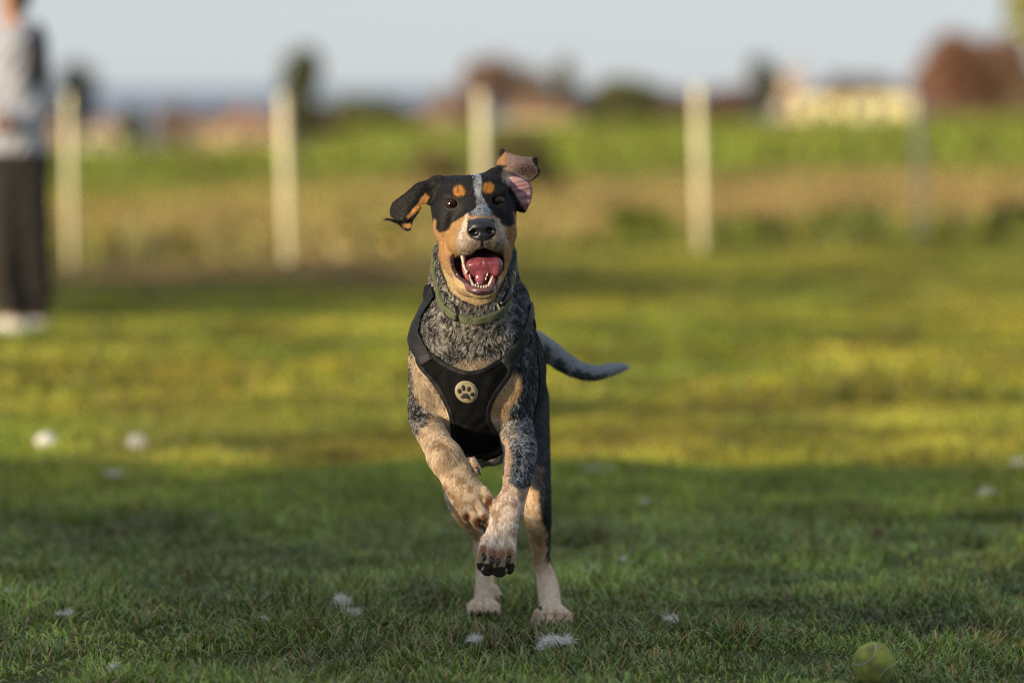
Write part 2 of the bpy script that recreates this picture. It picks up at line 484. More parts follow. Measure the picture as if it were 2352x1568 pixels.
# mouth opening
mouth = zz([(775, 1085), (830, 1082), (870, 1085), (930, 1062), (985, 1012), (1050, 992), (1112, 1012), (1185, 1050), (1225, 1050), (1238, 1100),
            (1228, 1200), (1190, 1262), (1150, 1330), (1110, 1352), (1040, 1368), (975, 1358), (925, 1330), (893, 1292), (850, 1268), (800, 1205), (775, 1140)])
def mouth_fn(x, y, z):
    X, Y, W = gpix(x, y, z)
    a = sdpoly(X + 0 * W, Y + 0 * W, mouth)
    fl = np.interp(Y, [560, 585, 615, 645, 655, 662], [-20, -32, -20, 30, 52, 60]) + 0 * X
    fl = fl + np.interp(X, [1040, 1060, 1085], [38, 12, 0]) * np.interp(Y, [585, 640], [1.0, .3])
    return np.maximum(a, (fl - W) * .7) * PX
OPS.append(('s', mouth_fn, np.array([D(1030, 680, 0)[0], 9.58, D(0, 680, 0)[2]]), np.array([D(1170, 560, 0)[0], 9.80, D(0, 555, 0)[2]]), 4 * PX))
# eye openings
EYES = [(1038, 467.5, 5.0), (1143.5, 460, -4.0)]
for x, y, rot in EYES:
    ell((x, y + .5, 10), (14, 10.2, 26), 2.5, 's', rot=rot)
# ears
earL = zz([(668, 345), (620, 338), (560, 352), (430, 380), (330, 470), (250, 530), (205, 565), (176, 615), (172, 680), (196, 722), (258, 756), (335, 765),
           (395, 722), (445, 645), (490, 590), (560, 620), (600, 560), (640, 440)])
rdx, rdy = (939 - 982) / 64, (496 - 449) / 64
def wL(X, Y):
    s = -((X - 982) * rdy - (Y - 449) * rdx)
    s = (X - 982) * rdy - (Y - 449) * (-abs(rdx)) * 0 + (Y - 449) * abs(rdx)
    w = -38 - .12 * np.maximum(1000 - X, 0) - .006 * np.maximum(940 - X, 0) ** 2 * 1.2
    w = w - .0035 * np.minimum(s, 0) ** 2 * .8 - .9 * np.maximum(s - 7, 0)
    return w + 3 * np.sin(X * .09 + Y * .05)
slab(earL, wL, 7, 8)
flap = zz([(500, 600), (470, 660), (420, 730), (400, 770), (388, 840), (340, 852), (295, 828), (262, 790), (235, 775), (160, 750), (90, 748), (85, 736),
           (150, 708), (210, 716), (270, 735), (320, 720), (370, 660), (430, 600)])
def wF(X, Y): return -52 + .25 * (X - 930) * .3 - .35 * (Y - 500) + 5 * np.sin(X * .12)
slab(flap, wF, 6.5, 4, cn=1)
earU = zz([(1190, 300), (1155, 225), (1175, 150), (1188, 75), (1225, 68), (1262, 105), (1400, 142), (1500, 148), (1545, 150), (1556, 185), (1552, 230),
           (1578, 270), (1578, 310), (1540, 355), (1480, 398), (1400, 430), (1280, 440), (1210, 400)])
def wU(X, Y): return -70 - .18 * (X - 1150) + 7 * np.cos((X - 1190) * .045) - .05 * np.abs(Y - 375) + 4 * np.sin(Y * .12)
slab(earU, wU, 6.5, 6, wr=(-140, 0))
earR = zz([(1215, 380), (1290, 318), (1400, 330), (1480, 385), (1508, 450), (1505, 520), (1480, 605), (1440, 678), (1400, 686), (1375, 640), (1340, 560), (1270, 470)])
def wR2(X, Y):
    return -58 + 20 * np.sqrt(np.clip(1 - ((X - 1190) / 44) ** 2, 0, 1)) - .12 * np.abs(Y - 430) + 1.6 * np.sin((Y + .25 * X) * .32)
slab(earR, wR2, 7, 6)
ell((1138, 404, -62), (19, 19, 26), 12)
ell((1160, 396, -74), (14, 22, 12), 8)
ell((1172, 422, -70), (12, 18, 14), 8)
ell((1005, 420, -56), (22, 17, 26), 10)
ell((1186, 455, -62), (14, 34, 24), 8, rot=-22)

def build_field(lo, hi, h):
    F = Field(lo, hi, h)
    for kind, fn, a, b, k in OPS: F.op(kind, fn, a, b, k)
    return F
SEAM = D(0, 690, 0)[2]                 # the collar covers this height
FH = build_field((D(862, 0, 0)[0], 9.56, SEAM - .07), (D(1252, 0, 0)[0], 9.95, D(0, 328, 0)[2]), .0014)
FB = build_field((D(925, 0, 0)[0], 9.58, -.015), (D(1460, 0, -1000)[0] + .01, 10.78, D(0, 640, 0)[2]), .0026)
vh, fh = nets(FH.v, FH.lo, FH.h)
vb, fb = nets(FB.v, FB.lo, FB.h)
# the head shell ends inside the collar band, the body shell overlaps it from below
nk = (np.abs(vh[:, 0] - D(1090, 0, 0)[0]) < 5)
keep = (vh[fh][:, :, 2].min(1) > SEAM - .05)
fh = fh[keep]
keepb = (vb[fb][:, :, 2].max(1) < D(0, 690, 0)[2])
fb = fb[keepb]
def compact(v, f):
    u, i = np.unique(f, return_inverse=True)
    return v[u], i.reshape(f.shape)
vh, fh = compact(vh, fh); vb, fb = compact(vb, fb)
V = np.concatenate([vh, vb]); Fc = np.concatenate([fh, fb + len(vh)])
print('dog verts', len(V))
# ------------------------------------------------------------------ clothing: harness and collar, wrapped on the body
CF = Field((D(915, 0, -300)[0], YD - 20 * PX - .03, D(0, 1075, 0)[2] - .02), (D(1285, 0, -300)[0], YD + 640 * PX, D(0, 545, 0)[2]), .0019)
for kind, fn, a, b, k in TORSO: CF.op(kind, fn, a, b, k)
cgx, cgy, cgz = np.meshgrid(*CF.ax, indexing='ij')
cX, cY, cW = gpix(cgx, cgy, cgz)
del cgx, cgy, cgz
crease = (.0010 * np.sin(cX * .15 + 1.9 * np.sin(cY * .045)) * np.sin(cY * .10 + cX * .03)).astype(np.float32)
def wrap(cond, off, inner=.006):
    return np.maximum(np.maximum(CF.v - off - crease, -(CF.v + inner)), cond.astype(np.float32))
panel_poly = chaikin([(990, 808), (1012, 826), (1040, 842), (1072, 853), (1105, 848), (1138, 830), (1165, 810), (1184, 822), (1177, 863), (1147, 900), (1129, 935),
              (1126, 962), (1140, 988), (1158, 1019), (1146, 1042), (1101, 1056), (1056, 1046), (1036, 1010), (1032, 955), (1013, 913), (993, 880), (962, 848), (950, 822), (966, 806)])
sd_panel = sdpoly(cX, cY, panel_poly) * PX
strapL = [(990, 655), (966, 700), (943, 745), (934, 778), (940, 800), (966, 843), (996, 824), (971, 786), (961, 760), (967, 725), (996, 680)]
strapR = [(1150, 828), (1171, 856), (1195, 824), (1211, 790), (1223, 745), (1236, 700), (1222, 690), (1202, 765), (1186, 790)]
front = (-300 - cW) * PX
dPanel = wrap(np.maximum(sd_panel + .004, (-420 - cW) * PX), .0045)
dBind = wrap(np.maximum(np.maximum(sd_panel, -(sd_panel + .0085)), (-420 - cW) * PX), .0058)
dSL = wrap(np.maximum(sdpoly(cX, cY, strapL) * PX, front), .0070)
dSR = wrap(np.maximum(sdpoly(cX, cY, strapR) * PX, front), .0070)
gw = cW + .25 * (cY - 860) + 345
dGirth = wrap(np.maximum(np.abs(gw) * PX - .066, (700 - cY) * PX), .0050)
dEdge = wrap(np.maximum(np.abs(np.abs(gw) * PX - .066) - .005, (700 - cY) * PX), .0064)
pl = ((cY - 729) - .92 * (cW + 34)) * .736
dCol = wrap(np.maximum(np.abs(pl) - 8.0, 560 - cY) * PX, .0062)
clothes = np.minimum.reduce([dPanel, dBind, dSL, dSR, dGirth, dEdge, dCol])
CL = Field.__new__(Field); CL.lo, CL.h, CL.n, CL.v, CL.ax = CF.lo, CF.h, CF.n, clothes, CF.ax
del cX, cY, cW
def surfW(px, py, F, w0=70, w1=-300, step=1.0):
    ws = np.arange(w0, w1, -step)
    pts = np.array([D(px, py, w) for w in ws])
    inb = ((pts > F.lo) & (pts < F.lo + F.h * (F.n - 1))).all(1)
    v = F.sample(pts); v[~inb] = 1
    i = np.argmax(v < 0)
    return ws[i] if v[i] < 0 else None

# ------------------------------------------------------------------ coat
def col(*c): return np.array(c, float)
TANFACE = zz([(572, 800), (590, 722), (612, 745), (612, 820), (655, 858), (735, 822), (762, 770), (845, 715), (905, 672), (915, 700), (900, 740), (900, 800),
              (1150, 800), (1150, 740), (1125, 690), (1190, 735), (1212, 790), (1290, 800), (1328, 770), (1322, 665), (1345, 700), (1400, 800), (1400, 940),
              (1300, 1100), (1265, 1200), (1195, 1350), (1140, 1470), (1000, 1520), (850, 1470), (745, 1390), (680, 1220), (640, 1110), (590, 990), (560, 880)])
BLAZE = zz([(938, 300), (1018, 300), (1032, 400), (1022, 500), (1075, 600), (1135, 680), (1150, 740), (1000, 735), (905, 735), (895, 700), (985, 625), (978, 520), (955, 400)])
LIP = zz([(738, 1070), (757, 1050), (790, 1042), (775, 1100), (775, 1140), (800, 1205), (850, 1268), (893, 1292), (925, 1330), (975, 1358), (1040, 1368), (1110, 1352),
          (1150, 1330), (1185, 1265), (1185, 1310), (1172, 1370), (1120, 1418), (1040, 1442), (960, 1428), (895, 1398), (868, 1340), (858, 1316), (790, 1265), (750, 1190), (738, 1120)])
MUZ = zz([(905, 685), (850, 760), (815, 850), (795, 960), (800, 1050), (870, 1090), (1190, 1065), (1245, 960), (1240, 860), (1195, 760), (1130, 695)])
EARTAN = zz([(525, 492), (556, 532), (525, 595), (440, 655), (362, 728), (345, 705), (400, 630), (455, 570), (480, 520)])
FLAPTAN = zz([(298, 772), (392, 768), (396, 800), (350, 815), (312, 802)])
EARUB = zz([(1170, 60), (1255, 60), (1240, 105), (1196, 165), (1170, 210)]); EARUB2 = zz([(1480, 120), (1620, 120), (1620, 330), (1530, 400), (1470, 420), (1475, 385), (1535, 320), (1540, 272), (1498, 205)])
EARUT = zz([(1150, 200), (1190, 150), (1245, 100), (1245, 225), (1290, 270), (1300, 320), (1235, 310), (1170, 235)])
SHL = [(930, 796), (962, 830), (988, 868), (1016, 915), (1024, 948), (1008, 952), (985, 935), (962, 922), (950, 880), (947, 840)]
ARML = [(994, 925), (1032, 935), (1046, 990), (1150, 1130), (1150, 1190), (1110, 1240), (1040, 1200), (950, 1020), (972, 982), (992, 965)]
SHR = [(1177, 850), (1196, 856), (1195, 900), (1172, 930), (1170, 958), (1150, 974), (1118, 962), (1118, 930), (1145, 900), (1165, 876)]
ARMRM = [(1118, 955), (1165, 955), (1190, 965), (1196, 1000), (1180, 1030), (1150, 1015), (1120, 985)]
ARMR = [(1140, 1000), (1168, 1005), (1180, 1050), (1168, 1105), (1192, 1125), (1215, 1118), (1232, 1125), (1216, 1170), (1200, 1220), (1200, 1340), (1080, 1340), (1080, 1270), (1120, 1150), (1150, 1118), (1150, 1060)]
HINDR = [(1180, 1165), (1215, 1118), (1238, 1130), (1240, 1180), (1256, 1225), (1254, 1280), (1266, 1300), (1300, 1330), (1340, 1450), (1190, 1460), (1200, 1380), (1200, 1250)]
HINDL = [(1030, 1175), (1052, 1160), (1090, 1205), (1112, 1150), (1140, 1200), (1180, 1380), (1180, 1440), (1050, 1440), (1078, 1260), (1040, 1210)]
def coat(p, nrm, r=None):
    X, Y, W = inv(p)
    n = len(X)
    sx, sy, sw = X / 20, Y / 20, W / 20
    n1 = fbm(sx, sy, sw, 3); n2 = fbm(sx * 2.5, sy * 2.5, sw * 2.5, 9); n3 = fbm(sx * .5, sy * .5, sw * .5, 21)
    if r is None: rr = np.full(n, .5)
    else: rr = r
    c = np.tile(col(.0045, .005, .006), (n, 1))
    head = (W > -112) & (Y < 700) & ~((W < -88) & (Y > 560))
    head &= ~((Y > 575) & (sdpoly(X, Y, TANFACE) > 5) & (sdpoly(X, Y, mouth) > 6))
    def lay(m, colr):
        colr = np.broadcast_to(np.asarray(colr, float), c.shape)
        if r is None: c[:] = c * (1 - m[:, None]) + colr * m[:, None]
        else:
            s = rr2 < m
            c[s] = colr[s]
    def soft(poly, w=2.5, ns=5): return smooth(w, -w, sdpoly(X, Y, poly) + ns * (n2 - .5))
    def blob(x, y, rx, ry, w=.15, ns=.25): return smooth(1 + w, 1 - w, np.sqrt(((X - x) / rx) ** 2 + ((Y - y) / ry) ** 2) + ns * (n2 - .5))
    g2 = np.random.default_rng(11)
    rr2 = g2.random(n) if r is not None else rr
    # neck, chest, shoulders: ticked roan
    chest = (~head) & (W > -420) & (Y < 1040)
    stk = noise((X + 14 * n3) / 2.6 + n1 * 5, Y / 6.5, W / 8, 77); stk2 = noise((X - Y * .35) / 7.0, (Y + X * .25) / 12, W / 20, 78)
    pl = np.clip(.20 + .50 * smooth(.40, .64, n1) * smooth(560, 700, Y) + .14 * smooth(820, 700, Y) * smooth(600, 660, Y), 0, .55)
    pl = np.where(X > 1172, pl * .75, pl)
    light = col(.47, .435, .375) * (.8 + .4 * n3[:, None])
    light = np.where((X > 1165)[:, None], col(.33, .38, .44), light)  # right side tinted bluish, like fur in shade
    pl = pl * (.35 + .65 * smooth(958, 1015, X)) * (.45 + .55 * smooth(1215, 1150, X))  # shadow on the neck sides painted in: fewer pale hairs there
    pl = np.clip(pl * (.25 + 1.5 * smooth(.3, .7, stk)) * (.65 + .7 * smooth(.25, .75, stk2)), 0, .85)
    lay(np.where(chest, pl, 0), light)
    lay(np.where(chest, blob(1098, 842, 46, 22, .5) * .8, 0), col(.52, .39, .25))
    lay(np.where((~head) & (W > -420), smooth(960, 940, X + 0 * Y) * .12, 0), light)
    rr2 = g2.random(n) if r is not None else rr
    body = (~head) & (W <= -420)
    lay(np.where(body, .10 + .1 * n1, 0), col(.16, .17, .19))
    lay(np.where((~head) & (Y > 1035) & (X > 1050) & (X < 1165) & (W < -150) & (W > -950), .55, 0), col(.33, .30, .28))
    # forelegs
    fl = (~head) & (W > -330) & (Y > 790); lleg = X < np.interp(Y, [950, 1100, 1150, 1185, 1213, 1214], [1090, 1125, 1133.5, 1126, 1116, 1000])
    rr2 = g2.random(n) if r is not None else rr
    lay(np.where(fl & (Y > 960) & (Y < 1140), .34 * smooth(1140, 1090, Y) * (.3 + 1.4 * smooth(.3, .7, stk)), 0), np.where((X > 1150)[:, None], col(.30, .34, .39), col(.42, .38, .33)))  # right arm gets the same bluish shade tint
    rr2 = g2.random(n) if r is not None else rr
    lay(np.where(fl & (X < 1010), soft(SHL, 5, 12) * .9, 0), col(.50, .385, .25) * (.55 + .9 * n1[:, None]))
    lay(np.where(fl & (X > 1080), soft(SHR, 5, 10) * .9, 0), col(.52, .345, .185) * (.6 + .8 * n1[:, None]))
    lay(np.where(fl & (X > 1080), soft(ARMRM, 8, 10) * .6 * smooth(1200, 1170, X) * (.4 + .8 * smooth(.3, .7, stk)), 0), col(.60, .50, .37))
    lay(np.where(fl & (Y < 1230) & lleg, soft(ARML, 5, 12), 0), col(.56, .42, .265) * (.5 + .95 * n1[:, None]))
    am = fl & (X > 1060) & ~lleg
    rr2 = g2.random(n) if r is not None else rr
    lay(np.where(am, soft(ARMR, 5, 10), 0), col(.52, .39, .285) * (.5 + .95 * n1[:, None]))
    tick = smooth(.46, .62, .6 * noise(X / 3.2, Y / 7, W / 9, 79) + .4 * n1)
    onA = np.where(fl & (Y < 1230) & lleg, soft(ARML, 5, 12), 0); onA2 = np.where(am, soft(ARMR, 5, 10), 0)
    rr2 = g2.random(n) if r is not None else rr
    lay(onA * tick * .55 * smooth(1200, 1160, Y), col(.70, .60, .48)); lay(onA * smooth(.44, .30, n1) * .4, col(.30, .15, .06))
    lay(onA2 * np.clip(tick * .9 + .2 * smooth(1150, 1180, Y), 0, 1) * smooth(1120, 1150, Y) * .75 * smooth(1275, 1245, Y), col(.80, .74, .67)); lay(onA2 * smooth(.42, .34, n1) * smooth(1240, 1200, Y) * .4, col(.32, .17, .09))
    for x, y, a, b in ((1072, 1186, 10, 9), (1098, 1200, 11, 14), (1112, 1192, 8, 13), (1122, 1152, 9, 14), (1110, 1262, 8, 12), (1130, 1270, 9, 12), (1152, 1272, 9, 12), (1172, 1268, 7, 12)):
        lay(np.where(W > -60, blob(x, y, a, b, .4) * .92, 0), col(.21, .085, .03))
    # hind legs and tail
    hl = W < -520
    hr = hl & (X > 1180); hlf = hl & (X < 1180) & (Y > 1040)
    rr2 = g2.random(n) if r is not None else rr
    lay(np.where(hr, soft(HINDR, 6, 12), 0), col(.56, .37, .20) * (.8 + .4 * n3[:, None]))
    lay(np.where(hlf, soft(HINDL, 6, 12), 0), col(.56, .38, .21) * (.8 + .4 * n3[:, None]))
    lay(np.where(hlf & (Y < 1200), .35, 0), col(.35, .36, .37))
    rr2 = g2.random(n) if r is not None else rr
    lay(np.where(hr & (Y > 1130), soft(HINDR, 6, 12) * np.clip(tick + .4 * smooth(1290, 1340, Y), 0, 1) * smooth(1410, 1390, Y), 0), col(.66, .55, .44))
    lay(np.where(hlf & (Y > 1180), soft(HINDL, 6, 12) * np.clip(tick, 0, 1) * smooth(1395, 1380, Y), 0), col(.64, .52, .38))
    lay(np.where(hl & (Y > 1280) & ((X > 1180) | (Y > 1300)), .62 * smooth(1280, 1330, Y) * (.5 + .7 * n1), 0), col(.80, .70, .57)); lay(np.where(hl & (Y > 1404), .35 * smooth(.4, .6, n2), 0), col(.34, .18, .09))
    tl = (W < -860) & (X > 1225) & (Y < 900)
    rr2 = g2.random(n) if r is not None else rr
    lay(np.where(tl, np.clip(1.15 - 1.5 * smooth(.40, .52, n1) * smooth(1420, 1380, X) * smooth(.2, -.5, nrm[:, 2] * 1.0), .15, .9), 0), col(.34, .37, .41))
    # head
    rr2 = g2.random(n) if r is not None else rr
    h = head.astype(float)
    lay(h * (.06 + .12 * smooth(.5, .7, n1)), col(.055, .042, .032))
    tf = h * soft(TANFACE, 2.5, 5)
    muz = soft(MUZ, 5, 5) * (W > 0)
    jaw = smooth(585, 640, Y)
    tcol = col(.38, .215, .085) * (1 - jaw[:, None]) + col(.50, .37, .20) * jaw[:, None]
    lay(tf, tcol * (.85 + .35 * n2[:, None]))
    rr2 = g2.random(n) if r is not None else rr
    lay(tf * muz * .88, col(.37, .305, .24) * (.8 + .4 * n2[:, None]))
    edge = np.abs((X - 1057) + (Y - 520) * .32 - 10)
    lay(tf * smooth(8, 3, edge) * smooth(485, 495, Y) * smooth(560, 540, Y) * .85 * (W > 0), col(.62, .54, .46)); lay(tf * smooth(8, 3, np.abs((X - 1148) - (Y - 510) * .30)) * smooth(485, 495, Y) * smooth(575, 550, Y) * .7 * (W > 0), col(.50, .50, .50))
    lay(tf * blob(1160, 520, 16, 26, .5) * .4, col(.35, .2, .09))
    rr2 = g2.random(n) if r is not None else rr
    lay(tf * blob(1109, 562, 32, 16, .6) * .7, col(.06, .045, .035)); lay(tf * blob(1042, 600, 9, 12, .8) * .4, col(.2, .09, .03))
    lay(tf * muz * smooth(.52, .66, n2) * .5, col(.08, .05, .035))
    rr2 = g2.random(n) if r is not None else rr
    lay(h * soft(BLAZE, 3, 5) * np.clip(.72 - .4 * smooth(.4, .6, n1) - .25 * smooth(470, 500, Y), .2, .8) * (W > -80), col(.50, .53, .56))
    lay(h * (W > 60) * blob(1106, 500, 38, 4.5, .3) * .8, col(.42, .26, .13))
    rr2 = g2.random(n) if r is not None else rr
    lay(h * blob(1055, 439, 13.5, 12.3, .25, .45), col(.44, .19, .030)); lay(h * blob(1121.5, 432, 13, 12.6, .25, .45), col(.44, .19, .030))
    lay(h * blob(1118, 434, 4, 9, .3) * .2 + h * blob(1053, 434, 2, 9, .3) * .5, col(.08, .03, .01))
    # ears
    frontf = nrm[:, 1] < .15
    er = head & (X > 1150) & (Y < 420) & frontf & (X + .2 * Y > 1232)
    lay(np.where(head & frontf, soft(EARTAN, 2, 3), 0), col(.50, .25, .08)); lay(np.where(head & frontf, soft(FLAPTAN, 2, 3), 0), col(.42, .21, .07))
    U = np.where(head & frontf & (Y < 430), smooth(2, -2, sdpoly(X, Y, chaikin(earU))), 0) * ((X > 1163) | (Y < 380))
    R_ = np.where(head & frontf, smooth(1.5, -1.5, sdpoly(X, Y, chaikin(earR))), 0) * (X - 1172 > (Y - 430) * .62)
    rr2 = g2.random(n) if r is not None else rr
    lay(U, col(.27, .185, .165)); lay(U * blob(1207, 395, 26, 16, .7) * .75, col(.07, .04, .038))
    lay(U * blob(1222, 400, 16, 14, .5) * .4, col(.16, .10, .04))
    lay(U * soft(EARUT, 3, 4), col(.42, .215, .09))
    lay(np.where(head, np.maximum(soft(EARUB, 2, 3), soft(EARUB2, 2, 3)), 0), col(.0045, .005, .006))
    lay(R_, col(.30, .175, .185)); lay(R_ * smooth(470, 486, Y), col(.33, .19, .09)); 
    lay(R_ * smooth(482, 488, Y), col(.012, .012, .013))
    lay(R_ * smooth(3.5, 2, np.abs(Y + .2 * (X - 1190) - 428)) * smooth(1222, 1205, X) * .8, col(.13, .055, .06))
    lay(R_ * smooth(3, 1.5, np.abs(Y + .1 * (X - 1190) - 452)) * smooth(1220, 1205, X) * .4, col(.2, .1, .1))
    lay(np.where(head & frontf, blob(1163, 402, 11, 17, .5) * .7, 0), col(.50, .38, .27))
    # hairless skin: nose, lips, eye rims, inside of the mouth
    bare = np.zeros(n, bool)
    nose = head & (W > 90) & (((X - 1106) / 34) ** 2 + ((Y - 527) / 27) ** 2 < 1)
    nose |= head & (W > 95) & (np.abs(X - 1108) < 4) & (Y > 540) & (Y < 568)
    inm = head & (sdpoly(X, Y, mouth) < .5) & (W < 100)
    lip = head & (sdpoly(X, Y, LIP) < 0) & ~inm
    c[nose] = col(.011, .012, .016); c[inm] = (col(.09, .022, .024) * (.6 + .8 * n2[:, None]))[inm]
    inl = inm & (X < 1066) & (Y < 650); c[inl] = (col(.07, .03, .035) * (.5 + n2[:, None]))[inl]
    c[lip] = (col(.050, .026, .032) * (.2 + 1.7 * smooth(.3, .7, fbm(X / 3, Y / 3, W / 3, 95))[:, None]))[lip]
    gum = head & (sdpoly(X, Y, LIP) < 0) & (Y > 650) & (Y < 668) & (W > 60); c[gum] = (col(.12, .048, .05) * (.6 + .8 * n2[:, None]))[gum]
    for x, y, _r in EYES:
        e = head & (((X - x) / 17) ** 2 + ((Y - y) / 12) ** 2 < 1); c[e] = col(.009, .008, .008); bare |= head & (((X - x) / 17.5) ** 2 + ((Y - y - 2.5) / 14) ** 2 < 1)
    pads = (nrm[:, 2] < .0) & (W > -60) & (Y > 1292) & (X > 1080) & (X < 1195)
    pads &= (((X - 1104) / 15) ** 2 + ((Y - 1302) / 17) ** 2 < 1) | (((X - 1119) / 19) ** 2 + ((Y - 1312) / 19) ** 2 < 1) | (((X - 1147) / 20) ** 2 + ((Y - 1318) / 19) ** 2 < 1) | (((X - 1172) / 14) ** 2 + ((Y - 1309) / 20) ** 2 < 1)
    pads |= (nrm[:, 2] < -.6) & (Y > 1400)
    c[pads] = col(.035, .030, .027)
    bare |= nose | inm | lip | pads | (R_ > .5) & (Y < 465)
    bmat = np.where(nose | inm | lip, 1, 0)
    return c, bare, bmat

dog = empty("dog", P(1190, 1432, 10.25), "black, tan and ticked grey hound running with its mouth open, wearing a harness", "dog")
m_skin = attr_mat('dog_skin', .6, .25)
m_wet = attr_mat('wet_skin', .36, .45)
m_hair = attr_mat('dog_hair', .48, .38)
body = mesh_obj('body', V, Fc, None, dog, mats=[m_skin, m_wet])
N = np.zeros(len(V) * 3, np.float32); body.data.vertices.foreach_get('normal', N); N = N.reshape(-1, 3).astype(float)
if N[np.argmax(V[:, 2])][2] < 0:
    body.data.flip_normals(); N = -N
cc, bare, bm = coat(V, N)
a = body.data.attributes.new('coat', 'FLOAT_COLOR', 'POINT')
c4 = np.ones((len(V), 4), np.float32); c4[:, :3] = cc; a.data.foreach_set('color', c4.ravel())
fm = (bm[Fc].sum(1) >= 2).astype(np.int32)
body.data.polygons.foreach_set('material_index', fm); body.data.update()

def curves_obj(name, pos, rad, mat, parent, colr=None):
    """pos (n,k,3), rad (n,k)"""
    n, k = pos.shape[:2]
    h = bpy.data.hair_curves.new(name); h.add_curves([k] * n)
    h.attributes['position'].data.foreach_set('vector', pos.astype(np.float32).ravel())
    ra = h.attributes.get('radius') or h.attributes.new('radius', 'FLOAT', 'POINT')
    ra.data.foreach_set('value', rad.astype(np.float32).ravel())
    if colr is not None:
        at = h.attributes.new('coat', 'FLOAT_COLOR', 'CURVE')
        c4 = np.ones((n, 4), np.float32); c4[:, :3] = colr; at.data.foreach_set('color', c4.ravel())
    h.materials.append(mat)
    return put(bpy.data.objects.new(name, h), parent)

def grow_fur(NH):
    T = np.concatenate([Fc[:, :3], Fc[:, [0, 2, 3]]])
    A, B, Cc = V[T[:, 0]], V[T[:, 1]], V[T[:, 2]]
    ar = np.linalg.norm(np.cross(B - A, Cc - A), axis=1) / 2
    cen = (A + B + Cc) / 3
    X, Y, W = inv(cen)
    wt = np.where(W > -110, 1.5, np.where(W > -420, 1.0, .5)) * np.where(Y < 680, 1.25, 1)
    wt = wt * np.where(N[T[:, 0], 1] > .5, .35, 1)
    pr = ar * wt; pr /= pr.sum()
    f = rng.choice(len(T), NH, p=pr)
    u, v = rng.random(NH), rng.random(NH); fl = u + v > 1; u[fl], v[fl] = 1 - u[fl], 1 - v[fl]
    w = (1 - u - v)[:, None]; u = u[:, None]; v = v[:, None]
    p = A[f] * w + B[f] * u + Cc[f] * v
    nn = N[T[f, 0]] * w + N[T[f, 1]] * u + N[T[f, 2]] * v; nn /= np.linalg.norm(nn, axis=1)[:, None] + 1e-9
    X, Y, W = inv(p)
    c, bare, _ = coat(p, nn, rng.random(NH))
    inb = ((p > CL.lo) & (p < CL.lo + CL.h * (CL.n - 1))).all(1)
    dc = np.full(NH, 1.0); dc[inb] = CL.sample(p[inb])
    ok = ~bare & (dc > .0002)
    p, nn, X, Y, W, c = p[ok], nn[ok], X[ok], Y[ok], W[ok], c[ok]
    n = len(p)
    head = (W > -112) & (Y < 700) & ~((W < -88) & (Y > 560))
    nt = D(1107, 520, 125)
    fd = np.tile(np.array([0, .15, -1.0]), (n, 1))
    ang = (fbm(X / 38, Y / 38, W / 38, 5, 2) - .5) * 5.0
    ang = np.where(Y > 1000, ang * .25, ang)
    fd[:, 0] = np.sin(ang) * 1.0 + np.clip((X - 1088) / 160, -1, 1) * .6 * (Y < 900); fd[:, 2] = -np.abs(np.cos(ang)) - .15
    fh_ = p - nt; fd[head] = fh_[head] + np.array([0, .02, 0])
    ears = head & ((X > 1150) & (Y < 400) | (X > 1195) | (X < 975))
    fd[ears & (X > 1150)] = np.array([.8, 0, .35]); fd[ears & (X < 1000)] = np.array([-.8, 0, -.5])
    tl = (W < -860) & (X > 1225) & (Y < 920); fd[tl] = np.array([1, .1, -.25])
    fd += rng.normal(0, .22, (n, 3)) * np.linalg.norm(fd, axis=1)[:, None]
    t = fd - nn * (fd * nn).sum(1)[:, None]; t /= np.linalg.norm(t, axis=1)[:, None] + 1e-9
    L = np.where(head, .0034, .0078)
    L = np.where(~head & (Y > 930), .0060, L); L = np.where(~head & (Y > 1090), .0034, L); L = np.where(~head & (W > -60) & (((X < 1130) & (Y > 1165) & (Y < 1225)) | (Y > 1245)), .0018, L); L = np.where(W < -420, .0050, L)
    L = np.where(head & (W > 20), .0026, L); L = np.where(tl, .008, L); L = np.where(~head & (Y < 640), .0095, L)
    L = L * (.65 + .7 * rng.random(n))
    lift = np.where(head, .22, np.where(Y > 1090, .25, .34))[:, None] * (.6 + .8 * rng.random(n))[:, None]
    L3 = L[:, None]
    p0 = p - nn * .0006
    p1 = p + (nn * lift * 1.15 + t * (1 - lift * .4)) * L3 * .33
    p2 = p1 + (nn * lift * .7 + t) * L3 * .34
    p3 = p2 + (nn * lift * .15 + t) * L3 * .35
    pos = np.stack([p0, p1, p2, p3], 1)
    # coarser hairs where the coat is long, each a few hairs drawn as one lock
    rad = np.stack([np.full(n, .00020), np.full(n, .00021), np.full(n, .00015), np.full(n, .00004)], 1) * np.where(head, .75, .88)[:, None]
    c = c * (np.where(head, .55, .7) + np.where(head, .9, .6) * rng.random(n))[:, None]
    curves_obj('fur', pos, rad, m_hair, dog, c)
    print('hairs', n)
grow_fur(520000)

